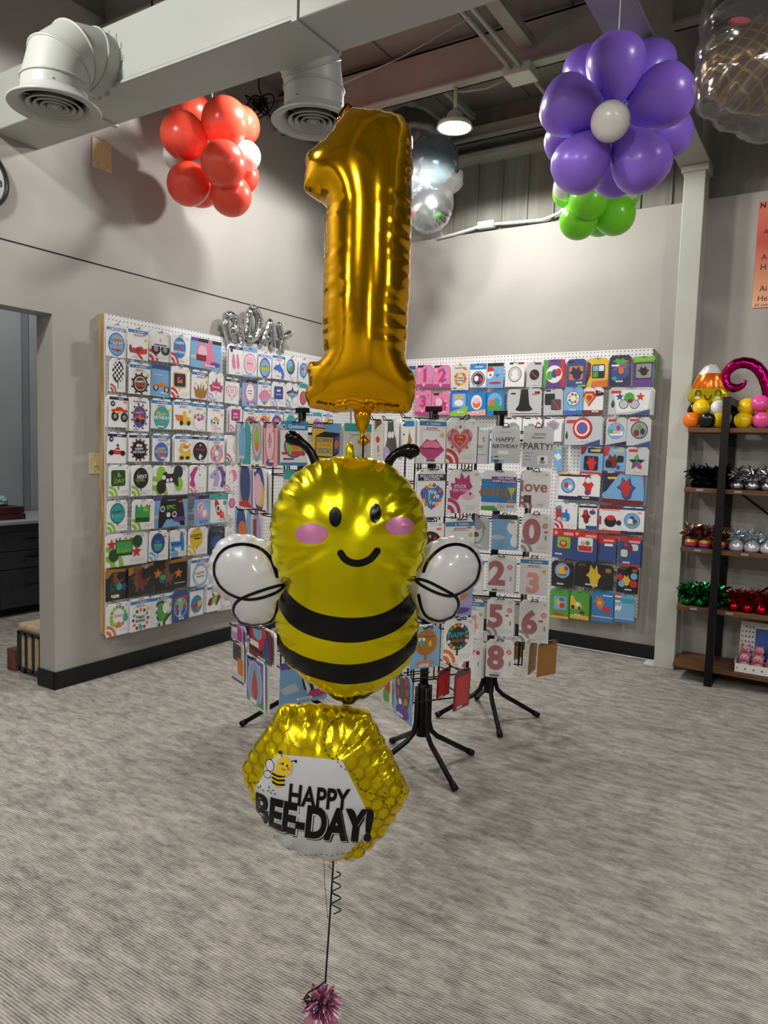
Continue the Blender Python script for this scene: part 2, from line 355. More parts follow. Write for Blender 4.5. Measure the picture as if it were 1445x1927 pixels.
# tote and brick block on the floor
M_tan = vary(mat('tan_canvas', 'b79f7c', .8), ('ad9572', 'c1a986'), nscale=20)
M_frame = mat('tote_frame', '2a3034', .5)
tt = thing('tool_tote', 'tan canvas tote with dark frame standing behind the wall end', 'bag', (-.30, -2.60, 0))
bevel(MB().box((-.13, -.09, .03), (.25, .2, .26), M_tan).obj('body', tt), .01)
for y in (-.095, -.01, .07): MB().box((-.138, y-.008, .02), (-.13+.004, y+.008, .25), M_frame).obj('frame_bar', tt)
for x in (-.12, -.06, .01, .08): MB().box((x-.008, -.1, .02), (x+.008, -.09, .25), M_frame).obj('frame_bar', tt)
MB().box((-.14, -.1, .235), (.25, -.09, .255), M_frame).obj('frame_rail', tt); MB().box((-.14, -.1, .02), (.25, -.09, .04), M_frame).obj('frame_rail', tt)
bevel(MB().box((-.14, -.1, .26), (.25, .21, .30), M_tan).obj('lid', tt), .015)
for x in (-.1, .1): MB().tube([(x-.012, -.08, .015), (x+.012, -.08, .015)], .015, M_black, 10).obj('wheel', tt)
MB().box((-.1, .0, .0), (.2, .18, .03), M_black).obj('base', tt)
bk = thing('brick_block', 'reddish brown block lying on the floor beside the tan tote', 'block', (-.50, -2.64, 0))
bevel(MB().box((-.05, -.06, 0), (.03, .05, .13), vary(mat('brick_red', '6b3e38', .8), ('613630', '754640'), nscale=20)).obj('block', bk), .004); bevel(MB().box((.03, -.03, 0), (.1, .06, .07), mat('brick_red', '6b3e38')).obj('block', bk), .004)
# switch, blank plate, clock on the left wall
s0 = plane(177.5, 872, 0, 0)
t = thing('light_switch', 'ivory toggle light switch plate on the left wall', 'switch', (0, s0[1], s0[2]))
bevel(MB().box((0, -.037, -.06), (.006, .037, .06), M_ivory).obj('plate', t), .003); MB().box((.006, -.006, -.012), (.018, .006, .006), M_ivory).obj('toggle', t)
MB().box((.006, -.012, -.018), (.0075, .012, .018), M_ivory).obj('bezel', t)
for z in (-.045, .045): MB().lathe([(0, .0016), (.004, .001), (.004, 0)], M_chrome, 8, Matrix.Translation((.006, 0, z)) @ Matrix.Rotation(math.pi/2, 4, 'Y')).obj('screw', t)
s0 = plane(191, 293, 0, 0)
t = thing('blank_plate', 'blank ivory double wall plate high on the left wall', 'wall plate', (0, s0[1], s0[2]))
bevel(MB().box((0, -.062, -.078), (.007, .062, .078), M_ivory).obj('plate', t), .003)
for y in (-.028, .028):
    for z in (-.05, .05): MB().lathe([(0, .0016), (.0045, .001), (.0045, 0)], M_wood, 8, Matrix.Translation((.007, y, z)) @ Matrix.Rotation(math.pi/2, 4, 'Y')).obj('screw', t)
RY = Matrix.Rotation(math.pi/2, 4, 'Y')
s0 = plane(16, 350, 0, 0.02); CR = .15
t = thing('wall_clock', 'round wall clock with black rim at the left picture edge', 'clock', (0, s0[1]-CR, s0[2]+.0))
MB().lathe([(0, .0), (CR, .0), (CR, .03), (CR*.93, .04), (CR*.88, .03), (CR*.88, .015)], mat('clock_rim', '1e1712', .35), 48, RY).obj('rim', t, True)
MB().lathe([(0, .014), (CR*.89, .014)], mat('clock_face', 'e8ecee', .5), 40, RY).obj('face', t)
# ------------------------------------------------------------------ lettering
_tx = {}
def text_geo(s, bold=.0):
    k = (s, bold)
    if k in _tx: return _tx[k]
    cu = bpy.data.curves.new('t', 'FONT'); cu.body = s.replace('_', ' '); cu.align_x = 'CENTER'; cu.size = 1; cu.resolution_u = 4; cu.fill_mode = 'FRONT'; cu.offset = bold
    o = bpy.data.objects.new('t', cu); col.objects.link(o)
    dg = bpy.context.evaluated_depsgraph_get(); me = bpy.data.meshes.new_from_object(o.evaluated_get(dg))
    v = [(p.co.x, p.co.y) for p in me.vertices]; f = [tuple(p.vertices) for p in me.polygons]
    bpy.data.objects.remove(o); bpy.data.curves.remove(cu); bpy.data.meshes.remove(me)
    if v:
        ys = [p[1] for p in v]; m = (max(ys)+min(ys))/2; h = max(ys)-min(ys); xs = [p[0] for p in v]; mx = (max(xs)+min(xs))/2
        v = [((x-mx)/h, (y-m)/h) for x, y in v]
    _tx[k] = (v, f); return _tx[k]
PAL = dict(r='cf2b2b', R='7d1a22', b='2a6fd0', B='1d2350', g='4fa83a', G='23502c', y='e8c22a', o='e2762a', p='e680aa', P='6a3f96', m='c2337e', w='f0f0f0', k='151515', e='9a9a9a', E='4c4c50', t='35a7a3', c='7db4e0', n='7a4e34', l='b9a5d8', d='a87420', u='f1c1d2', i='8fc83a', q='1a86c8', s='c8ccd0', a='c98f86', x='b56f74', z='dcd8cc', f='f0a9a0', j='2d4f8f')
def pm(c): return mat('print_'+c, PAL[c], .45, coat=.25, croughness=.15)
SH = {
 'plane': '-1 .1 -.95 -.3 -.8 -.5 -.7 -.15 -.2 -.1 .2 -.35 .5 -.3 .6 -.1 .95 -.25 1 .1 .9 .35 .2 .45 .6 .9 .35 .95 -.2 .4 -.7 .35',
 'truck': '-1 .2 -.95 -.15 -.5 -.25 -.3 -.6 .3 -.6 .45 -.25 .95 -.2 1 .2',
 'car': '-1 .4 -.9 .1 -.3 -.05 .0 -.4 .25 -.4 .35 0 .8 .05 1 .35 .95 .5 -.95 .5',
 'dino': '-.45 -.95 .1 -1 .2 -.75 .0 -.6 .05 -.2 .35 .2 .9 .05 1 -.25 1 .15 .5 .6 .35 .7 .4 .95 .1 .95 .1 .7 -.2 .7 -.15 1 -.45 1 -.35 .6 -.6 .3 -.5 -.1 -.75 -.05 -.7 -.2 -.35 -.4 -.6 -.55 -.65 -.8',
 'crown': '-1 -.4 -.5 .05 -.45 -.7 -.1 -.0 0 -.95 .1 -.0 .45 -.7 .5 .05 1 -.4 .7 .8 0 .95 -.7 .8',
 'shark': '-1 -.2 -.6 -.6 0 -.7 .1 -1 .35 -.65 .8 -.2 1 .4 .9 .9 .6 1 .5 .7 .65 .5 .4 .1 .0 .2 -.3 .0 -.8 .05',
 'shell': '0 .9 -.3 .75 -1 .0 -.85 -.45 -.6 -.5 -.5 -.85 -.2 -.75 0 -1 .2 -.75 .5 -.85 .6 -.5 .85 -.45 1 0 .3 .75',
 'pad': '-1 .85 -.95 .1 -.8 -.55 -.45 -.75 -.3 -.5 .3 -.5 .45 -.75 .8 -.55 .95 .1 1 .85 .7 .7 .4 .35 -.4 .35 -.7 .7',
 'rocket': '-.6 -1 -.1 -.7 .35 .0 .8 .2 1 .95 .55 .7 .3 .95 .1 .4 -.2 .45 -.5 .0 -.75 -.6',
 'lips': '-1 .1 -.6 -.45 -.35 -.75 0 -.6 .35 -.75 .6 -.45 1 .1 .55 .55 .25 .8 -.25 .8 -.55 .55',
 'train': '-1 -.7 -.3 -.9 -.2 -.6 -.3 -.1 .3 -.1 .35 -.5 .55 -.5 .6 -.1 .9 .0 1 .5 .8 .85 -.9 .85',
 'bus': '-1 -.9 -.4 -1 .0 -.2 .8 -.05 1 .5 .9 .8 -.95 .85',
 'hedge': '-.9 .6 -1 .2 -.8 .1 -.95 -.3 -.6 -.3 -.65 -.7 -.3 -.55 -.2 -1 .1 -.6 .4 -.9 .5 -.4 .7 -.1 .4 .2 -.2 .5 -.4 .8',
 'unic': '-.3 .95 -.5 .3 -.35 -.2 -.2 -.6 .0 -1 .1 -.6 .45 -.4 .95 .0 .9 .25 .5 .2 .3 .25 .35 .6 .5 .95',
 'mane': '-.5 1 -.95 .6 -.7 .2 -.95 -.2 -.6 -.55 -.3 -.9 .2 -.85 .3 -.6 -.1 -.5 -.3 -.1 -.4 .3 -.2 .8',
 'orca': '-1 -.1 -.5 -.35 -.2 -.4 .0 -.9 .2 -.4 .7 -.3 1 -.6 .9 .0 .5 .3 .1 .5 .0 .85 -.2 .4 -.7 .25',
 'llama': '-1 -.1 .3 -.05 .4 -1 .75 -1 .8 -.6 .95 .1 .9 .95 .5 .95 .5 .5 -.4 .5 -.45 .95 -.8 .95 -.9 .4',
 'ptero': '-1 .5 -.7 -.2 -.2 -.3 -.4 -.95 .0 -.6 .2 -.3 .7 -.5 1 -.9 .95 -.1 .6 .5 .3 .9 .1 .4 -.3 .5 -.6 .8',
 'shoe': '-.6 -1 -.3 -.8 -.1 .2 .0 .8 -.3 1 -.6 .8 -.75 .0', 'shoe2': '.1 -.9 .4 -1 .55 -.3 .7 .5 .5 .95 .25 .8 .1 .1',
 'dress': '-.3 -1 .3 -1 .35 -.3 1 .6 .7 .8 .2 .7 -.2 .85 -.7 .8 -1 .6 -.35 -.3',
 'dig': '-1 -.2 -.6 -.9 .1 -1 .2 -.7 -.4 -.5 -.2 -.1 .4 -.1 .5 -.4 .9 -.3 1 .3 .9 .7 -.9 .8 -.95 .3 -.4 .2',
 'bat': '-.5 -1 -.35 -.6 .1 -.6 .3 -1 .4 -.2 .7 .1 1 .9 .5 .6 .2 .95 -.2 .6 -.7 1 -1 .6 -.6 .1',
 'bell': '-.4 -.95 0 -1 .4 -.95 .5 -.2 .6 .3 1 .7 .4 .9 0 1 -.4 .9 -1 .7 -.6 .3 -.5 -.2',
 'shield': '-.6 -.9 .6 -.9 1 -.3 0 1 -1 -.3', 'badge': '-.9 -.5 0 -1 .9 -.5 .7 .2 .25 .4 0 1 -.25 .4 -.7 .2',
 'tiara': '-1 -.1 -.6 -.2 -.5 -.55 -.25 -.35 0 -1 .25 -.35 .5 -.55 .6 -.2 1 -.1 .75 .6 0 .4 -.75 .6',
 'blob': '-.5 -.9 0 -.5 .3 -.95 .5 -.3 .95 -.1 .6 .3 .5 .8 .0 1 -.4 .7 -.55 .2 -1 .0 -.6 -.3',
 'glass': '-1 -.6 1 -.6 .1 .3 .1 .9 .5 1 -.5 1 -.1 .9 -.1 .3', 'drop': '0 -1 .6 -.2 .75 .3 .5 .8 0 1 -.5 .8 -.75 .3 -.6 -.2',
}
SH = {k: [(float(a), float(b)) for a, b in zip(v.split()[::2], v.split()[1::2])] for k, v in SH.items()}
def ell(cx, cy, rx, ry, n=20): return [(cx+rx*math.cos(2*math.pi*i/n), cy+ry*math.sin(2*math.pi*i/n)) for i in range(n)]
def heart(cx, cy, r, n=24):
    o = []
    for i in range(n):
        t = 2*math.pi*i/n; o.append((cx+r*.0625*16*math.sin(t)**3, cy-r*.0625*(13*math.cos(t)-5*math.cos(2*t)-2*math.cos(3*t)-math.cos(4*t))))
    return o
def star(cx, cy, r, k=.45): return [(cx+(r if i % 2 == 0 else r*k)*math.sin(math.pi*i/5), cy-(r if i % 2 == 0 else r*k)*math.cos(math.pi*i/5)) for i in range(10)]
def rrect(x0, y0, x1, y1, r):
    o = []
    for cx, cy, a in ((x1-r, y1-r, 0), (x0+r, y1-r, 90), (x0+r, y0+r, 180), (x1-r, y0+r, 270)):
        for k in range(5): t = math.radians(a+22.5*k); o.append((cx+r*math.cos(t), cy+r*math.sin(t)))
    return o
def arcband(cx, cy, r0, r1, a0, a1, n=8):
    A = [math.radians(a0+(a1-a0)*i/n) for i in range(n+1)]
    return [(cx+r0*math.cos(a), cy+r0*math.sin(a)) for a in A]+[(cx+r1*math.cos(a), cy+r1*math.sin(a)) for a in reversed(A)]
def art(mb, spec, w, h, z0=.0004, dz=.00012):
    """draws printed shapes; x 0..1 across, y 0..h/w downwards in card widths (text y as share of height)"""
    asp = h/w; zi = [z0]
    def put(poly, c):
        poly = [(min(max(x, .0), 1.0), min(max(y, .0), asp)) for x, y in poly]
        mb.add([((x-.5)*w, (.5*asp-y)*w, zi[0]) for x, y in poly], [tuple(range(len(poly)-1, -1, -1))], pm(c)); zi[0] += dz
    def Y(s): return float(s)*asp
    for op in spec.split(';'):
        a = op.split()
        if not a: continue
        k = a[0]
        if k == 'o': put(ell(float(a[1]), Y(a[2]), float(a[3]), float(a[4])), a[5])
        elif k == 'b': put([(float(a[1]), Y(a[2])), (float(a[3]), Y(a[2])), (float(a[3]), Y(a[4])), (float(a[1]), Y(a[4]))], a[5])
        elif k == 'q': put(rrect(float(a[1]), Y(a[2]), float(a[3]), Y(a[4]), .08), a[5])
        elif k == 'g': put([(float(x), Y(y)) for x, y in zip(a[2::2], a[3::2])], a[1])
        elif k == 'h': put(heart(float(a[1]), Y(a[2]), float(a[3])), a[4])
        elif k == 's': put(star(float(a[1]), Y(a[2]), float(a[3])), a[4])
        elif k == 'z': put([(float(a[2])+x*float(a[4]), Y(a[3])+y*float(a[5])) for x, y in SH[a[1]]], a[6])
        elif k == 't':
            dg = a[5].isdigit() and len(a[5]) == 1; v, f = text_geo(a[5], .045 if dg else .02); s = float(a[3])*(1.3 if dg else 1.12); cx, cy = float(a[1]), Y(a[2])
            mb.add([((cx+x*s-.5)*w, (.5*asp-cy+y*s)*w, zi[0]) for x, y in v], f, pm(a[4])); zi[0] += dz
        elif k == 'k':
            n = int(a[5])
            for i in range(n):
                t = 2*math.pi*i/n; put(ell(float(a[1])+float(a[3])*math.cos(t), Y(a[2])+float(a[4])*math.sin(t), float(a[6]), float(a[6]), 6), a[7][i % len(a[7])]); zi[0] -= dz
            zi[0] += dz
        elif k == 'w':
            for r0, r1 in ((.1, .2), (.27, .36)): put(arcband(0.0, asp, r0*1.15, r1*1.15, -90, 0), a[1]); zi[0] -= dz
            zi[0] += dz
        elif k == 'x':   # chequered ellipse
            cx, cy, rx, ry, n = float(a[1]), Y(a[2]), float(a[3]), float(a[4]), 6
            put(ell(cx, cy, rx, ry), 'k')
            for i in range(n):
                for j in range(n+2):
                    if (i+j) % 2: continue
                    x = cx-rx+2*rx*(i+.5)/n; y = cy-ry+2*ry*(j+.5)/(n+2)
                    if ((x-cx)/rx)**2+((y-cy)/ry)**2 < .85:
                        ex, ey = rx/n, ry/(n+2); put([(x-ex, y-ey), (x+ex, y-ey), (x+ex, y+ey), (x-ex, y+ey)], 'w'); zi[0] -= dz
            zi[0] += dz
def style(st, w, h):
    """base card colour and header print"""
    k, _, arg = st.partition(':')
    if k == 'Q': return 'w', 'b 0 .07 1 .17 q;o .33 .12 .05 .05 R;o .34 .125 .03 .03 w;t .62 .12 .075 w Qualatex;t .5 .225 .05 r MICROFOIL;b .22 .262 .8 .27 b;o .87 .37 .07 .07 y'
    if k == 'N': return 'w', 'b 0 .06 1 .15 B;t .6 .105 .06 w '+(arg or 'BALLOON')
    if k == 'M': return 'w', 't .5 .17 .13 b MICROFOIL'
    if k == 'A': return 'w', 'w %s;b .55 .82 .92 .83 s;b .55 .86 .92 .87 s;b .55 .9 .85 .91 s;o .85 .1 .06 .04 s' % (arg or 'r')
    if k == 'S': return 'c', 'g l 0 .55 .3 .45 .7 .6 1 .5 1 .75 0 .8;b 0 0 1 .12 k;b 0 0 .25 .12 P;o .6 .88 .3 .07 P;b .42 .87 .78 .89 w'
    if k == 'U': return 'c', 'b 0 0 1 .12 k;b 0 0 .25 .12 P;g s 0 .6 .3 .55 .6 .65 .3 .72 0 .7'
    if k == 'T': return 'w', 'b 0 0 1 .18 t;b 0 .96 1 1 c'
    if k == 'C': return 's', ''
    return arg or 'w', ''
# ------------------------------------------------------------------ balloon packets
def sleeve_mesh(seed):
    r = random.Random(seed); v = []; nx, ny = 5, 7
    for j in range(ny):
        for i in range(nx):
            e = 1 if 0 < i < nx-1 and 0 < j < ny-1 else .3
            v.append(((i/(nx-1)-.5)*1.05, (j/(ny-1)-.5)*1.05, .004+e*.0035*r.random()+.001*math.sin(i*2+j)))
    f = [(j*nx+i, j*nx+i+1, (j+1)*nx+i+1, (j+1)*nx+i) for j in range(ny-1) for i in range(nx-1)]
    me = bpy.data.meshes.new('sleeve'); me.from_pydata(v, [], f); me.materials.append(M_sleeve); me.polygons.foreach_set('use_smooth', [True]*len(f)); return me
SLEEVES = [sleeve_mesh(i) for i in range(6)]
_hk = {}
def hook_mesh(L):
    k = round(L, 2)
    if k not in _hk: _hk[k] = MB().tube([(0, 0, -k), (0, 0, 0), (0, .012, .006)], .0022, M_chrome, 6).tube([(0, -.012, -k), (0, .012, -k)], .003, M_chrome, 6).mesh('peg_hook', True)
    return _hk[k]
COUNT = [0]
def packet(p, xa, ya, za, w, h, st, spec, label, group, spare=None, gap=0, tilt=0., hook=None):
    """p centre of the packet front, xa/ya/za its right, up and outward axes"""
    COUNT[0] += 1; rnd = random.Random(COUNT[0]*13)
    rot = Matrix.Rotation(tilt, 4, 'Z') @ Matrix.Rotation(rnd.uniform(-.03, .03), 4, 'Y') @ Matrix.Rotation(.02, 4, 'X')
    Mx = axes(p, xa, ya, za) @ rot
    t = thing('balloon_packet', label, 'packet', group=group, M=Mx)
    base, head = style(st, w, h)
    th = .004; c = MB(); d = .018*min(1, w/.12)
    poly = [(-w/2, -h/2), (w/2, -h/2), (w/2, h/2-d), (w/2-d, h/2), (-w/2+d, h/2), (-w/2, h/2-d)]; n = 6
    c.add([(x, y, 0) for x, y in poly]+[(x, y, -th) for x, y in poly], [tuple(range(n)), tuple(range(2*n-1, n-1, -1))]+[(i+n, (i+1) % n+n, (i+1) % n, i) for i in range(n)], pm(base))
    c.obj('card', t)
    a = MB(); art(a, head+';'+spec, w, h); a.add([(x*w*.13, h*(.47+y), .0042) for x, y in ((-1, 0), (1, 0), (1, .012), (.35, .012), (0, .024), (-.35, .012), (-1, .012))], [tuple(range(7))], pm('k'))
    a.obj('printed_picture', t)
    if rnd.random() < .5:
        x = rnd.uniform(-.25, .2)*w; y = -h*(.34+.1*rnd.random())
        s = MB().box((x-.16*w, y-.028*h, .0025), (x+.16*w, y+.028*h, .0029), M_paper)
        for q in range(9): s.box((x+(-.11+.026*q)*w, y-.014*h, .0029), (x+(-.11+.026*q+.012)*w, y+.012*h, .003), pm('k'))
        s.obj('price_sticker', t)
    if rnd.random() < .16: MB().box((w*.22, h*.28, .0025), (w*.38, h*.32, .0029), mat('orange_tag', 'ff5a3c', .5)).obj('orange_tag', t)
    o = link('sleeve', SLEEVES[COUNT[0] % 6], t); o.scale = (w, h, 1)
    if hook:
        hl, L = hook; ho = link('peg_hook', hook_mesh(L), None, M=axes(Vector(p)+Vector(ya)*(h*.49), xa, ya, za) @ Matrix.Translation((0, 0, .014)), label=hl, cat='hook', group='chrome peg hooks')
    if spare and gap > .014 and rnd.random() < .55:
        k = 1
        for q in range(k):
            so = MB().add([(x, y, 0) for x, y in poly]+[(x, y, -th*2) for x, y in poly], [tuple(range(n)), tuple(range(2*n-1, n-1, -1))]+[(i+n, (i+1) % n+n, (i+1) % n, i) for i in range(n)], pm(rnd.choice((base, base, 'w', 's'))))
            so.obj('balloon_packet', M=Mx @ Matrix.Translation((rnd.uniform(-.012, .012), rnd.uniform(-.006, .002), -.018-.016*q)), label=spare, cat='packet', group=group+', spares')
    return t
# ------------------------------------------------------------------ pegboards
BX = .055                       # face of the boards in front of the walls
lb = thing('pegboard', 'white pegboard on timber battens covering the left wall', 'pegboard', (0, 0, 0))
bo = MB().box((.047, -2.463, .255), (BX-.001, -.06, 2.085), M_white).add([(BX, -2.462, .256), (BX, -.061, .256), (BX, -.061, 2.084), (BX, -2.462, 2.084)], [(0, 1, 2, 3)], M_pegL).obj('panel', lb)
for y in (-2.463, -1.6, -.8, -.098): MB().box((.001, y, .255), (.047, y+.038, 2.085), M_wood).obj('batten', lb)
rb = thing('pegboard', 'white pegboard on timber battens covering the right wall', 'pegboard', (0, 0, 0))
MB().box((.06, -BX+.001, .285), (2.47, -.047, 2.095), M_white).add([(.061, -BX, .286), (2.469, -BX, .286), (2.469, -BX, 2.094), (.061, -BX, 2.094)], [(0, 1, 2, 3)], M_pegR).obj('panel', rb)
for x in (.065, .8, 1.6, 2.43): MB().box((x, -.047, .285), (x+.038, -.001, 2.095), M_wood).obj('batten', rb)
CR_ = dict(A=(180, 570, .2076), B=(180, 860, .2076), C=(400, 570, .1713), D=(760, 640, .2076), E=(1020, 640, .1661), F=(1020, 900, .1661), G=(400, 750, .2076), H=(680, 760, .1522), I=(860, 780, .1522), J=(820, 960, .18), K=(400, 1100, .2215), L=(700, 1100, .263), X=(0, 0, 1.))
ROWW = ['top', 'second', 'third', 'fourth', 'fifth', 'sixth', 'seventh', 'eighth', 'bottom']
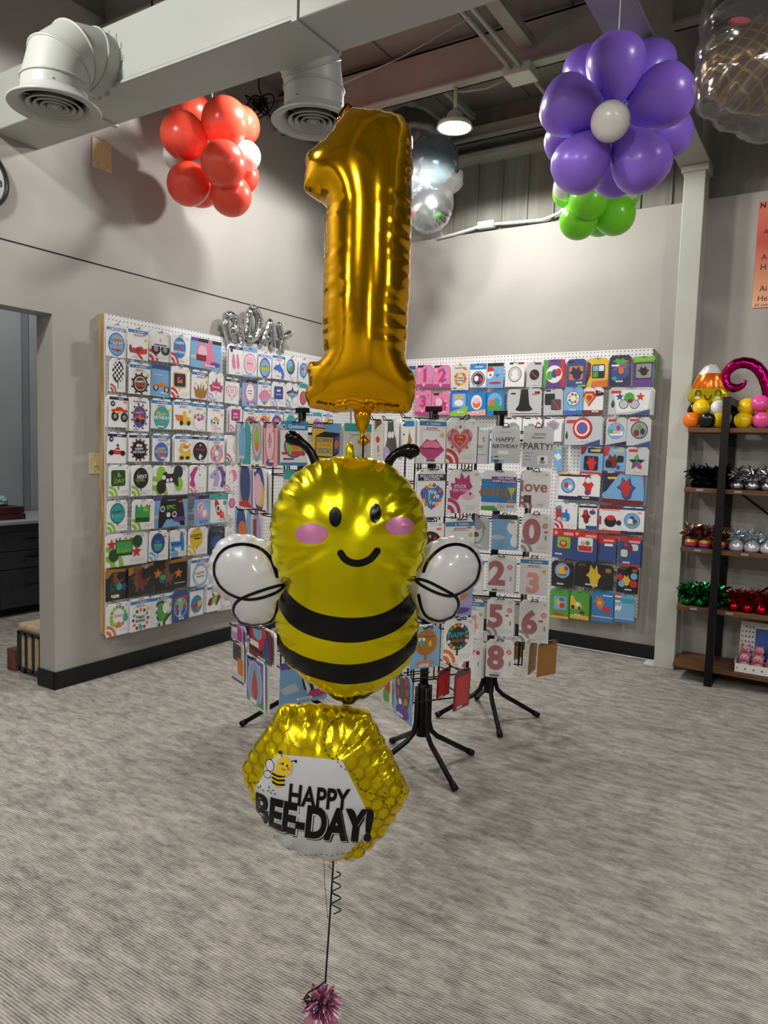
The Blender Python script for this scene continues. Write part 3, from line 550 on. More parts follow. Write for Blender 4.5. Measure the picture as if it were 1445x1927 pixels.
LEFT = [
# row 1
"""A 100 190 280 490|M|o .5 .62 .42 .5 q;o .5 .62 .37 .44 c;z plane .6 .42 .2 .1 y;b .2 .55 .8 .63 w;t .5 .5 .12 r HAPPY;t .5 .6 .1 k BIRTHDAY;z plane .5 .78 .26 .12 r|white packet with round blue birthday balloon and red aeroplane
A 292 228 478 515|Q|z plane .5 .68 .46 .4 r;o .5 .68 .12 .1 R;o .12 .68 .05 .16 E|white packet with large red aeroplane
A 487 262 685 530|A:r|o .3 .6 .2 .2 k;o .72 .6 .2 .2 k;o .3 .6 .1 .1 e;o .72 .6 .1 .1 e;z truck .5 .45 .42 .3 w;b .2 .43 .8 .48 P;o .5 .3 .05 .06 y|white packet with big-wheeled white patrol truck
A 682 292 858 552|A:r|o .45 .45 .33 .42 q;t .45 .28 .1 w HAPPY;z truck .45 .48 .2 .13 r;t .45 .6 .08 w BIRTHDAY;b .44 .74 .46 .85 q|white packet with oval blue balloon and red fire engine
A 862 332 1142 598|U|z dress .62 .5 .22 .42 p;o .38 .45 .2 .22 p;o .38 .45 .14 .16 u;b .18 .55 .5 .75 R;o .8 .82 .17 .06 P|wide sky blue packet with pink dress and oval
A 1208 380 1335 652|N:SHAPE|o .17 .2 .1 .1 B;z shoe .5 .56 .4 .4 p;z shoe2 .5 .56 .4 .4 p|white packet with pair of pink ballet shoes
C 332 495 488 818|P:w|b 0 0 1 .14 c;b 0 .93 1 1 c;o .5 .55 .43 .52 p;o .5 .55 .37 .45 w;o .5 .55 .3 .38 u;b .28 .5 .7 .56 p|white packet with pink ringed oval balloon
C 502 540 650 822|M|o .5 .62 .42 .5 j;o .5 .62 .36 .42 c;b .15 .55 .85 .72 i;t .5 .56 .09 r HAPPY;t .5 .66 .1 y BIRTHDAY|white packet with teal rimmed oval birthday balloon
C 658 565 795 838|Q|z shark .5 .66 .42 .45 b;g w .1 .65 .5 .68 .3 .74|white packet with leaping blue shark
C 798 592 928 858|A:w|o .45 .42 .36 .42 j;o .38 .38 .24 .3 c;o .5 .5 .18 .16 g;b .43 .72 .47 .88 j|white packet with round blue globe balloon
C 946 612 1050 870|A:w|o .5 .5 .42 .5 b;o .5 .5 .32 .4 c;o .4 .45 .12 .12 r;o .6 .55 .12 .12 y;b .48 .8 .52 .9 b|white packet with blue balloon of coloured spots""",
# row 2
"""A 132 505 272 805|A:r|x .5 .4 .38 .6;b .48 .67 .52 .9 k|white packet with chequered black and white oval balloon
A 308 545 498 828|Q|k .5 .66 .4 .4 18 .05 kw;o .5 .66 .36 .36 k;o .5 .66 .28 .28 w;o .5 .66 .25 .25 R;t .5 .6 .09 w HAPPY;t .5 .72 .14 d Birthday|white packet with chequer ringed dark red round balloon
A 503 565 680 852|P:c|b 0 0 1 .14 j;o .25 .72 .14 .14 k;o .8 .76 .14 .14 k;o .25 .72 .08 .08 s;o .8 .76 .08 .08 s;z car .52 .6 .38 .2 o;b .1 .3 .6 .32 w|blue packet with orange motorcycle
A 683 580 858 862|A:r|q .1 .18 .8 .68 y;q .15 .22 .75 .64 B;z dig .45 .44 .15 .14 o;b .42 .68 .46 .8 y|white packet with navy square balloon and orange digger
A 868 612 1022 873|Q|z crown .55 .68 .42 .4 d;k .55 .47 .38 .05 5 .04 y|white packet with golden crown
A 1027 632 1158 893|A:l|z tiara .5 .48 .48 .5 x;z tiara .5 .5 .4 .36 m;t .5 .5 .1 w Princess;b .48 .62 .52 .8 x|white packet with purple princess tiara
C 137 825 292 1108|N:BALLOON|h .5 .55 .43 p;h .5 .55 .38 w;k .5 .52 .26 .24 12 .05 pu;b .38 .47 .62 .5 r;b .32 .56 .66 .585 p|white packet with pale pink flowery heart
C 328 845 488 1138|S|o .52 .47 .36 .5 p;o .52 .47 .28 .4 w;b .36 .4 .66 .43 m;b .38 .5 .66 .53 m|sky blue packet with pink edged egg shaped balloon
C 497 855 648 1132|Q|z shell .5 .65 .42 .42 p;g l .1 .68 .9 .68 .62 .83 .4 .83;o .5 .88 .1 .08 t;g w .5 .86 .28 .5 .3 .5;g w .5 .86 .5 .46 .52 .46;g w .5 .86 .72 .5 .74 .5|white packet with pink and lilac seashell
C 652 872 803 1138|A:l|q .15 .17 .8 .7 j;g w .34 .32 .62 .3 .6 .38 .36 .4;b .28 .48 .68 .53 l;b .46 .7 .5 .8 j|white packet with navy square lettered balloon
C 806 882 944 1152|A:c|z orca .5 .43 .48 .42 E;z orca .5 .47 .38 .2 c;b .48 .6 .52 .82 e|white packet with dark grey whale
C 947 892 1045 1150|T|o .5 .6 .4 .5 r;o .5 .6 .3 .4 x|teal topped packet with red oval""",
# row 3
"""A 122 838 300 1128|N:SHAPE|o .18 .27 .12 .12 B;t .18 .27 .08 w 40;o .3 .66 .19 .21 k;o .78 .68 .19 .21 k;o .3 .66 .1 .1 e;o .78 .68 .1 .1 e;z truck .52 .48 .42 .26 r;g y .25 .5 .7 .48 .6 .56 .3 .57|white packet with red monster truck
A 308 858 488 1162|P:w|t .5 .13 .12 E SuperShape;k .5 .57 .4 .52 22 .05 kw;o .5 .57 .34 .46 P;z car .5 .58 .3 .24 o;o .4 .68 .1 .1 k;o .65 .71 .1 .1 k;t .5 .45 .09 y HAPPY;o .35 .93 .16 .06 q|white packet with chequer rimmed oval and orange truck
A 502 870 690 1142|Q|o .52 .63 .38 .45 t;t .5 .52 .11 y HAPPY;t .5 .63 .11 w BIRTHDAY;z truck .55 .77 .12 .08 o;z plane .35 .45 .1 .05 y|white packet with teal oval and small orange truck
A 708 880 878 1148|Q|g o .05 .5 .55 .52 .6 .72 .15 .7;z bus .72 .62 .24 .3 y;o .4 .78 .1 .1 k;o .8 .78 .1 .1 k|white packet with orange and yellow dump truck
A 870 898 1003 1162|Q|o .5 .68 .4 .42 u;o .5 .7 .34 .36 w;k .5 .52 .3 .1 7 .09 pmto;o .5 .6 .1 .1 m;g y .45 .48 .5 .3 .55 .48|white packet with flower crowned unicorn face
A 1017 914 1163 1172|Q|o .5 .7 .28 .36 w;g o .3 .55 .5 .45 .75 .6 .5 .62;g y .3 .58 .5 .5 .7 .62 .5 .64;g t .15 .6 .3 .55 .3 .8;o .4 .68 .05 .06 k;o .62 .68 .05 .06 k;o .5 .84 .16 .12 u|white packet with rainbow maned unicorn head
C 187 1135 328 1418|A:p|q .12 .12 .82 .56 m;b .3 .28 .6 .33 w;b .26 .41 .66 .46 u|white packet with crimson square lettered balloon
C 342 1155 500 1420|Q|z lips .5 .52 .42 .3 x|white packet with mauve lips, behind wire rack
C 503 1165 630 1420|Q|o .5 .6 .42 .42 o;o .5 .6 .3 .3 p|white packet with orange round balloon, behind wire rack
C 634 1175 775 1420|Q|o .5 .6 .4 .4 P;o .5 .6 .25 .25 p|white packet with purple round balloon, behind wire rack
C 788 1178 932 1420|Q|o .5 .6 .4 .4 t|white packet with teal round balloon, behind wire rack
C 1020 1205 1088 1420|Q|o .5 .6 .4 .4 y|narrow white packet below the gold balloon foot
C 1092 1208 1200 1420|T|o .5 .6 .4 .4 p;o .35 .5 .1 .1 t|teal topped packet below the gold balloon foot
C 1206 1215 1315 1420|Q|o .5 .6 .4 .4 y|white packet with yellow spot below the gold balloon""",
# row 4
"""A 107 1172 283 1455|N:SHAPE|o .18 .23 .12 .12 B;t .18 .23 .08 w 43;z car .5 .58 .46 .34 r;o .2 .66 .12 .12 k;o .8 .67 .12 .12 k;t .55 .58 .06 w HAPPY;o .52 .42 .06 .06 k|white packet with low red racing car
A 302 1184 488 1438|N:BALLOON|k .5 .58 .4 .42 26 .05 Rw;o .5 .58 .36 .38 k;t .5 .55 .09 w HAPPY;t .5 .66 .08 w BIRTHDAY;g w .35 .4 .48 .36 .5 .46 .38 .48;g w .52 .38 .65 .4 .6 .48 .52 .46|white packet with red rimmed black round balloon
A 512 1186 678 1438|Q|o .5 .65 .4 .42 b;t .5 .54 .11 y HAPPY;t .5 .65 .11 y BIRTHDAY;z dig .5 .8 .22 .12 o|white packet with blue round balloon and yellow lettering
A 718 1190 873 1443|Q|z dig .58 .65 .38 .45 y;o .4 .85 .12 .08 k;o .75 .85 .12 .08 k;b .5 .4 .8 .5 o|white packet with yellow excavator
A 872 1200 1023 1453|N:BALLOON|o .5 .58 .42 .43 k;t .5 .52 .12 m Birthday;o .5 .36 .06 .06 p;z unic .5 .75 .16 .14 w|white packet with black round balloon and pink script
A 1027 1210 1163 1448|Q|o .5 .64 .42 .44 p;k .5 .64 .25 .28 9 .1 lyut;o .5 .64 .14 .14 w|white packet with pastel flowered round balloon
C 152 1455 300 1738|A:m|o .85 .45 .38 .46 y;o .85 .45 .3 .38 u;o .9 .4 .2 .26 l|white packet with pastel rainbow disc and pink stripes""",
# row 5
"""B 122 70 314 353|A:i|q .1 .17 .76 .68 G;t .5 .33 .15 i B-;t .48 .52 .16 i DAY;b .2 .3 .28 .5 n;b .42 .68 .46 .8 k|white packet with dark green square pixel balloon
B 322 74 518 352|A:i|o .45 .42 .36 .4 k;t .5 .37 .12 w NEXT;t .42 .47 .11 i LEVEL;b .3 .2 .32 .6 e;b .43 .7 .47 .85 k|white packet with black round balloon lettered in green
B 518 78 848 343|A:i|o .22 .25 .12 .15 i;o .7 .22 .13 .15 k;o .23 .72 .13 .15 k;o .72 .64 .12 .15 i;z pad .47 .45 .24 .22 k;o .3 .4 .05 .05 w;o .4 .5 .04 .04 w;o .5 .48 .04 .04 w|wide white packet with black controller and lime balloons
B 852 73 1003 322|A:p|z mane .45 .42 .5 .5 m;z unic .52 .42 .42 .5 w;o .6 .36 .04 .04 k|white packet with white unicorn head and magenta mane
B 1022 68 1178 312|A:w|z mane .6 .45 -.45 .5 P;z unic .45 .42 -.4 .48 l;o .38 .36 .04 .04 k|white packet with lavender unicorn head
B 1182 78 1285 308|A:p|o .6 .4 .35 .4 p;z unic .45 .45 -.4 .4 w|white packet with pink and white unicorn""",
# row 6
"""B 102 394 293 673|A:i|o .5 .42 .36 .42 G;o .5 .42 .33 .38 t;t .5 .38 .11 G HAPPY;t .5 .5 .13 c B-DAY;b .48 .7 .52 .82 k|white packet with dark teal round pixel balloon
B 332 384 533 657|A:i|b .14 .25 .78 .75 G;b .16 .25 .76 .6 g;b .2 .25 .4 .36 t;b .5 .28 .7 .4 i;t .46 .52 .1 t HAPPY;k .46 .22 .3 .03 7 .04 ndg|white packet with green blocky cube balloon
B 528 353 838 632|U|z pad .52 .5 .4 .5 k;o .25 .4 .07 .07 w;o .25 .4 .045 .045 E;o .42 .6 .06 .06 w;o .6 .6 .07 .07 w;o .6 .6 .045 .045 R;t .5 .36 .09 i EPIC;t .52 .47 .06 G BIRTHDAY;o .74 .77 .2 .06 P|wide sky blue packet with black controller balloon
B 897 348 1033 617|S|o .4 .42 .26 .3 u;o .65 .6 .2 .26 u;k .45 .45 .15 .2 7 .07 tpyc;o .65 .6 .12 .16 w|sky blue packet with pastel dotted bear balloon
B 1037 338 1198 602|T|z rocket .5 .55 .35 .5 r;o .45 .48 .12 .15 w;o .45 .48 .08 .1 E;o .82 .3 .1 .1 t;g o .6 .7 .85 .85 .7 .6|teal topped packet with red rocket
B 1197 333 1285 573|A:p|o .4 .35 .35 .36 m;o .4 .35 .26 .27 p|white packet with plain pink round balloon""",
# row 7
"""B 97 690 478 983|A:i|s .13 .32 .12 r;o .18 .65 .12 .13 G;b .22 .2 .62 .68 G;b .24 .24 .6 .6 g;o .74 .28 .12 .13 G;s .72 .6 .13 r;t .42 .42 .07 t HAPPY;t .42 .52 .07 i B-DAY;k .42 .18 .2 .02 9 .022 ndg|wide white packet with red stars and green pixel cube
B 487 668 658 938|A:c|o .45 .42 .36 .44 j;g t .2 .45 .7 .45 .6 .66 .3 .66;t .45 .36 .1 c happy;t .45 .46 .1 i birthday;b .43 .74 .47 .95 q|white packet with blue green round balloon
B 672 658 828 903|A:c|z llama .45 .45 .42 .45 q;b .1 .5 .7 .55 j;b .1 .62 .7 .66 c;o .3 .9 .2 .2 c|white packet with blue striped toy animal
B 842 638 1013 883|A:y|o .42 .38 .34 .4 y;t .4 .3 .13 k HAPPY;b .28 .38 .62 .43 k;b .42 .68 .46 .8 d|white packet with yellow round balloon and black lettering
B 1027 628 1168 880|P:B|o .5 .55 .4 .3 j;o .6 .7 .3 .2 b;b .1 .1 .8 .2 E|dark navy packet beside the bee wing
B 1172 630 1250 860|A:s|b .2 .2 .8 .5 z|plain white packet with faint print beside the bee wing""",
# row 8
"""B 92 1000 293 1298|P:k|g d 0 .02 1 .08 .85 .16 .3 .14 .1 .3 0 .32;z dino .5 .36 .3 .26 n;o .6 .6 .14 .14 t;o .85 .62 .13 .13 j;z dino .3 .62 .2 .2 G;b .3 .84 .6 .92 w|black and gold packet with brown dinosaur and blue globe
B 297 972 527 1256|P:k|g d 0 .06 1 0 1 .1 .4 .12 .1 .3 0 .3;z dino .45 .45 .42 .42 n;z dino .5 .5 .26 .3 R;o .7 .1 .1 .07 e|black and gold packet with large brown dinosaur
B 492 930 828 1203|P:k|g d .4 .05 1 0 1 .12 .5 .14;s .22 .42 .12 o;s .77 .5 .12 o;z dino .5 .42 .18 .3 n;o .35 .6 .1 .11 j;o .35 .56 .07 .06 g;b .66 .81 .95 .83 w|wide black packet with two orange stars
B 862 910 1036 1163|Q|o .5 .62 .4 .44 c;o .5 .62 .32 .36 w;t .5 .56 .11 r HAPPY;b .3 .65 .7 .7 t|white packet with pale blue round party balloon""",
# row 9
"""B 98 1322 313 1615|A:o|k .5 .42 .3 .36 14 .07 giot;o .5 .44 .2 .24 w;t .5 .4 .1 r DINO;z drop .2 .5 .08 .2 i;z drop .8 .45 .14 .2 t;z drop .5 .65 .15 .1 o|white packet with leafy green and orange dinosaur circle
B 312 1278 503 1572|Q|k .5 .65 .36 .38 12 .07 GoRt;z dino .5 .85 .18 .08 t;t .5 .58 .14 k Happy;t .5 .7 .12 k Birthday|white packet with ring of small coloured dinosaurs
B 493 1247 703 1530|Q|z dino .52 .6 .4 .46 G;z dino .5 .58 .28 .34 g|white packet with standing green dinosaur
B 697 1210 843 1492|P:j|g r .1 .22 .9 .17 .88 .3 .14 .32;o .5 .55 .42 .5 c;k .5 .55 .25 .32 11 .12 rPbwj;o .5 .4 .26 .12 i|blue packet with crowded colourful oval
B 852 1186 978 1438|P:w|b 0 .02 1 .1 q;o .5 .58 .42 .5 q;g y .6 .5 .9 .45 .85 .65 .6 .7;o .4 .65 .18 .2 r;o .6 .75 .15 .1 g|white packet with blue oval of red and yellow
B 1012 1156 1138 1396|Q|z ptero .5 .55 .48 .42 R;z ptero .5 .56 .2 .34 i|white packet with dark red winged reptile
B 1142 1140 1235 1385|A:s|o .5 .5 .3 .3 z|plain white packet in the shade of the bee wing""",
]
RIGHT = [
"""D 32 236 104 430|P:c|b 0 0 1 .15 j;o .5 .55 .4 .4 t|blue packet half hidden by the gold balloon
D 107 228 258 428|P:p|b .1 .0 .5 .1 k;b 0 .86 1 1 m;t .55 .45 .55 m 1;k .5 .5 .4 .45 8 .08 lcu|pink packet printed with numeral one
D 262 228 420 428|P:p|b .1 .0 .5 .1 k;b 0 .86 1 1 m;t .55 .45 .55 m 2;k .45 .5 .4 .45 8 .08 lcu|pink packet printed with numeral two
D 432 218 588 453|P:z|t .5 .15 .12 E SuperShape;k .5 .57 .3 .3 14 .09 dofy;t .5 .53 .13 G Happy;t .5 .64 .13 G Birthday;o .2 .93 .12 .05 q|cream packet with flowery square balloon
D 597 213 748 438|P:w|b 0 0 1 .24 q;t .55 .13 .11 w Qualatex;o .5 .62 .42 .42 R;o .5 .62 .36 .36 w;o .5 .62 .33 .33 B;o .4 .6 .14 .16 w;g r .6 .5 .8 .65 .6 .8;b 0 .95 1 1 q|white packet with red ringed navy round balloon
D 752 208 904 433|P:c|b 0 0 1 .13 k;o .12 .4 .28 .3 w;g r 0 .14 .3 .16 .45 .3 .0 .36;o .2 .48 .06 .06 k;z orca .62 .5 .14 .16 q;o .5 .8 .4 .07 r|sky blue packet with skull in red bandana
D 917 198 1093 423|P:w|b .2 .02 .4 .1 k;b .65 .02 .95 .1 R;o .5 .5 .35 .38 E;o .5 .5 .32 .35 s;o .5 .45 .15 .16 w;o .5 .62 .2 .12 w|white packet with grey ringed silver round balloon
D 1112 200 1253 428|P:s|b .5 .02 .9 .1 R;o .5 .5 .32 .33 k;g r .3 .38 .7 .6 .68 .64 .28 .42|grey packet with black round balloon and red streak
E 14 220 258 540|P:P|g g 0 0 .25 0 .1 1 0 1;g r .8 .05 1 0 1 1 .85 1;o .5 .52 .38 .4 w;o .3 .56 .16 .2 g;o .52 .5 .14 .2 j;o .7 .46 .14 .18 r|purple packet with green and red sides
E 278 215 498 528|P:j|o .2 .1 .15 .06 k;q .12 .25 .85 .75 o;z blob .5 .5 .4 .36 B;b .6 .94 1 1 i|dark blue packet with orange square
E 502 203 748 532|P:y|g R 0 .1 .2 .2 .2 .6 0 .9;q .25 .22 .85 .7 B;b .3 .26 .54 .45 c;b .57 .26 .8 .45 w;b .3 .48 .54 .66 g;b .57 .48 .8 .66 k;g o .3 .8 1 .75 1 1 .2 1|yellow packet with four coloured panes in a square
E 758 172 1008 518|P:B|z blob .5 .2 .4 .16 g;o .5 .55 .4 .36 j;g m .1 .5 .5 .3 .85 .42 .5 .4;o .55 .5 .12 .16 o;z blob .25 .75 .16 .12 t;b .1 .3 .45 .36 w|dark navy packet with lime splash
E 1028 184 1272 525|P:g|b 0 .2 1 1 P;g i 0 0 1 0 1 .14 0 .2;q .1 .2 .9 .76 k;q .14 .24 .86 .72 e;z blob .5 .48 .3 .24 k|green and purple packet with dark square balloon""",
"""D 97 453 248 678|P:p|b 0 .86 1 1 m;t .5 .45 .5 m 3;k .45 .5 .4 .45 8 .08 lcu|pink packet printed with numeral three
D 252 467 413 678|P:p|b .1 .05 .4 .16 k;o .6 .6 .26 .26 m;o .4 .45 .2 .2 u;k .5 .6 .36 .36 9 .05 wm|pink packet with dotted pink circle
D 417 458 578 688|P:b|q .12 .12 .88 .66 c;b .25 .19 .75 .3 y;b .3 .24 .7 .25 j;o .5 .48 .26 .16 w;g i 0 .85 1 .6 1 1 0 1|blue packet with pale square and yellow lettering
D 573 463 743 683|P:q|b 0 0 1 .08 b;o .5 .46 .3 .36 w;o .5 .5 .22 .24 o;o .5 .4 .2 .14 u;g f 0 .85 1 .75 1 1 0 1|bright blue packet with white and orange round balloon
D 737 453 908 688|P:q|o .5 .45 .4 .44 c;o .35 .5 .16 .18 o;o .62 .45 .16 .2 t;g g .05 .6 .95 .6 .8 .8 .2 .8;b .05 .0 .3 .07 o|bright blue packet with oval of green and orange
D 932 443 1248 683|C|b .1 .14 .24 .2 k;b .8 .1 .95 .2 R;z bell .5 .46 .26 .33 k;b .08 .92 .95 .94 R|wide white packet with black bell shaped balloon
E 17 553 238 848|P:s|b .1 .02 .35 .1 k;q .05 .18 .58 .62 k;q .38 .4 .9 .82 E;g r .45 .42 .52 .42 .85 .78 .78 .8|grey packet with two dark squares and red streak
E 242 533 458 838|P:c|b 0 .86 1 1 b;o .5 .42 .36 .38 k;o .5 .42 .33 .35 w;k .5 .42 .2 .22 7 .08 yrgb|pale blue packet with black ringed spotted round balloon
E 462 533 693 843|P:w|b 0 .84 1 1 R;g k .6 .1 1 .2 1 .3 .6 .35;z shield .3 .42 .36 .4 r;z shield .28 .42 .24 .28 y;z shield .3 .42 .16 .18 r|white packet with red and yellow shield
E 748 535 1252 843|C|z drop .1 .6 .06 .1 G;g w .1 .1 .95 .1 .9 .8 .2 .95;s .25 .35 .1 j;s .72 .35 .11 r;o .47 .38 .12 .12 g;o .35 .62 .11 .11 k;o .35 .62 .095 .095 s;o .6 .62 .11 .11 k;o .6 .62 .095 .095 s;o .5 .5 .06 .05 R;g j .5 1 .95 .8 .95 1;b .05 .12 .28 .22 r|wide silver packet with blue star and red star""",
"""D 907 698 1068 930|P:w|b .1 .02 .4 .08 k;g d .5 .0 .7 .02 .65 .12;o .5 .5 .4 .4 e|white packet with grey round balloon, behind the rack
D 1072 698 1248 930|P:w|b .1 .02 .4 .08 k;g d .6 .0 .8 .02 .75 .12;z truck .45 .4 .4 .3 e|white packet with grey vehicle, behind the rack
E 17 873 223 1148|P:w|b .05 .02 .35 .08 k;b .6 .02 .95 .06 R;z badge .5 .42 .42 .42 l;z badge .5 .4 .3 .28 e;s .4 .3 .08 o|white packet with lavender winged badge
E 248 865 682 1188|C|b .05 .12 .35 .24 r;z drop .06 .65 .05 .12 G;o .48 .42 .26 .28 k;o .47 .41 .25 .27 r;o .47 .41 .2 .21 w;o .47 .41 .15 .16 r;o .47 .41 .1 .11 b;g j .5 1 .95 .8 .95 1|wide silver packet with concentric red and white disc
E 722 875 958 1192|P:s|b .1 .06 .5 .16 r;o .48 .48 .4 .4 q;o .48 .48 .37 .37 c;g w .15 .5 .85 .5 .8 .65 .2 .65;t .5 .55 .09 r HAPPY;o .6 .38 .1 .14 r;o .25 .5 .1 .12 g;g B 0 1 1 .85 1 1|silver packet with pale blue round balloon
E 958 875 1232 1197|P:s|b .1 .06 .5 .14 r;o .52 .45 .36 .38 k;o .52 .45 .32 .34 e;o .52 .35 .12 .12 g;o .4 .55 .12 .14 R;o .66 .5 .1 .14 B;g j .3 1 1 .82 1 1|silver packet with black ringed crowded round balloon""",
"""E 132 1190 222 1478|P:c|b .3 .08 .9 .16 y;g w 0 .4 .6 .3 1 .5 .5 .6|pale blue packet beside the bare pegboard patch
E 433 1208 688 1535|P:c|g R 0 0 .3 .0 .15 .25 0 .3;b .3 .04 1 .22 B;g y .4 .1 .9 .07 .85 .17 .45 .16;b 0 .88 1 1 r;q .15 .32 .8 .82 k;z blob .5 .56 .26 .34 r|blue packet with dark square and red splash
E 693 1213 943 1528|P:c|g r 0 0 .3 0 .2 .3 0 .35;g y .42 .1 .92 .07 .87 .17 .45 .16;b 0 .86 1 1 R;z blob .42 .5 .34 .36 R;q .6 .3 .92 .55 k;q .1 .5 .4 .75 k;s .68 .72 .15 j|blue packet with dark red splash and blue star
E 948 1213 1208 1528|P:s|b .1 .08 .5 .18 r;s .48 .55 .42 e;s .48 .55 .36 k;o .45 .4 .1 .1 g;o .52 .6 .12 .12 b;o .62 .7 .1 .1 r;o .38 .62 .1 .12 n|silver packet with crowded star balloon""",
"""F 183 -58 418 243|P:w|b 0 0 1 .05 y;b 0 .05 1 .12 B;b 0 .86 1 1 B;o .47 .47 .34 .36 j;o .47 .47 .3 .32 c;o .38 .45 .1 .14 r;o .58 .52 .1 .12 w|white packet with navy ringed blue round balloon
F 408 -48 656 253|P:w|b 0 .04 .5 .12 B;b 0 .84 1 1 B;z blob .45 .42 .28 .5 r;o .45 .25 .14 .12 w;o .42 .7 .12 .12 P|white packet with red angular balloon
F 678 -58 1157 292|P:c|g B 0 0 .4 0 .1 .6 0 .7;g y .1 .15 .34 .13 .32 .21 .12 .22;g r .95 .05 1 .05 1 .6;b 0 .86 1 1 R;z blob .58 .48 .24 .3 j;z blob .56 .46 .16 .24 r|wide blue packet with red and navy angular balloon""",
"""F 143 275 398 572|A:r|z train .35 .42 .34 .4 q;b .05 .25 .3 .6 r;o .2 .65 .1 .1 s;o .42 .66 .1 .1 s;b .05 .18 .35 .22 c|white packet with red and blue train
F 413 295 622 577|P:w|b 0 .06 1 .14 B;z blob .4 .5 .28 .4 R;o .38 .32 .13 .14 r;o .75 .32 .17 .12 j;b .4 .86 1 1 j|white packet with red shape and blue oval
F 643 305 902 622|P:w|b 0 0 1 .14 R;b .1 .14 .9 .2 f;o .5 .58 .27 .26 k;o .52 .45 .2 .12 r;o .88 .62 .12 .12 B;b 0 .9 1 1 r;b 0 .4 .1 .7 r|white packet with black and red round balloon
F 893 325 1157 642|P:w|b 0 .04 1 .12 j;b 0 .88 1 1 B;o .47 .5 .36 .36 q;o .47 .5 .33 .33 c;o .47 .42 .1 .12 j;o .4 .52 .12 .12 w;o .6 .52 .1 .1 E;b .3 .62 .64 .67 d|white packet with sky blue round balloon""",
"""F 113 575 367 905|P:j|b 0 0 1 .26 r;b .5 .1 .95 .2 f;o .15 .14 .08 .08 f;q .2 .24 .85 .68 n;q .23 .27 .82 .65 i;o .5 .5 .18 .16 r;o .5 .48 .1 .08 f|red and blue packet with yellow green square
F 353 597 622 935|P:j|b 0 0 1 .24 r;b .5 .12 .95 .2 f;o .12 .12 .07 .07 f;q .18 .22 .82 .7 w;g r .2 .5 .8 .5 .78 .68 .22 .68;o .4 .42 .1 .1 f;o .6 .4 .1 .1 g|red and blue packet with white and red square
F 598 645 838 938|P:j|b 0 0 1 .3 r;b .4 .16 .9 .24 f;z drop .12 .45 .14 .4 R;b .45 .32 .85 .42 w|red and blue packet with price label and red drop
F 868 665 1118 995|P:j|b 0 0 1 .16 r;b .45 .12 .95 .2 f;q .08 .45 .4 .7 z;q .55 .24 .88 .46 z;s .3 .28 .14 r;o .5 .4 .14 .16 R;b 0 .94 1 1 r|red and blue packet with two cream squares and star""",
"""F 108 935 348 1228|P:k|b .3 .0 .9 .08 n;o .5 .38 .36 .36 c;o .48 .36 .2 .2 y;o .68 .28 .1 .1 r;b .32 .52 .68 .57 n|black packet with pale blue round balloon
F 363 967 808 1250|P:k|b .08 .06 .28 .14 n;z blob .5 .5 .2 .32 y;z drop .5 .6 .1 .2 y;o .86 .22 .08 .06 d|wide black packet with yellow spiky balloon
F 843 1010 1092 1305|P:k|b .1 .02 .4 .08 n;z blob .45 .5 .22 .28 y;o .14 .4 .15 .15 r;o .78 .32 .16 .16 c;o .24 .65 .16 .16 c;o .78 .62 .17 .17 r;o .8 .1 .12 .08 d|black packet with red and pale blue discs""",
"""F 88 1255 303 1585|P:g|b 0 .93 1 1 y;q .2 .24 .88 .7 c;z blob .5 .45 .25 .2 y;o .65 .55 .14 .14 r;o .62 .35 .14 .1 b;o .45 .86 .34 .06 r|green packet with pale square balloon
F 313 1285 532 1597|P:g|b 0 .86 1 1 y;z bus .3 .42 .34 .38 y;o .15 .58 .1 .1 B;o .5 .6 .08 .08 B;b .3 .4 .5 .52 w;o .65 .75 .14 .1 R|green packet with yellow bus
F 563 1275 808 1627|P:q|b 0 .83 1 .87 f;z blob .35 .38 .28 .36 o;z blob .68 .6 .26 .2 r;b .0 .87 1 1 q;o .35 .4 .1 .1 y;b .5 .13 .95 .17 w|blue packet with orange and red shapes
F 818 1315 1048 1637|P:c|b 0 0 .3 .05 r;b 0 .08 .3 .13 w;b 0 .16 .3 .21 r;b 0 .24 .28 .3 w;z ptero .16 .5 .2 .22 w;b 0 .84 1 .88 f;b 0 .9 1 1 q;b .3 .14 1 .3 t|teal packet with red and white striped column""",
]
def board_packs(rows, side, ax, val, sgn, xa, za):
    for ri, row in enumerate(rows):
        for pi, ln in enumerate(row.split('\n')):
            g, st, sp_, desc = ln.split('|'); k, *n = g.split(); ox, oy, s = CR_[k]; x0, y0, x1, y1 = [float(v) for v in n]
            x0, x1 = ox+x0*s, ox+x1*s; y0, y1 = oy+y0*s, oy+y1*s; xm, ym = (x0+x1)/2, (y0+y1)/2
            wide = (x1-x0) > 1.45*(y1-y0)*.62
            off = BX+.062+.012*(pi % 2)
            v = sgn*off
            P = plane(xm, ym, ax, v); a, b = plane(x0, ym, ax, v), plane(x1, ym, ax, v); u, d = plane(xm, y0, ax, v), plane(xm, y1, ax, v)
            w = abs(a[1-ax]-b[1-ax])*.985; h = abs(u[2]-d[2])
            if ax == 0: edge = 2.463
            lab = f'{desc}, {ROWW[ri]} row of the {side} pegboard'
            packet(P, xa, (0, 0, 1), za, w, h, st, sp_, lab, f'balloon packets on the {side} pegboard', f'spare behind the {desc}, {side} pegboard', off-BX-.004, random.uniform(-.02, .02), (f'peg hook of the {desc}, {side} pegboard', off-BX+.012))
random.seed(21)
board_packs(LEFT, 'left', 0, BX, 1, (0, 1, 0), (1, 0, 0))
board_packs(RIGHT, 'right', 1, BX, -1, (1, 0, 0), (0, -1, 0))
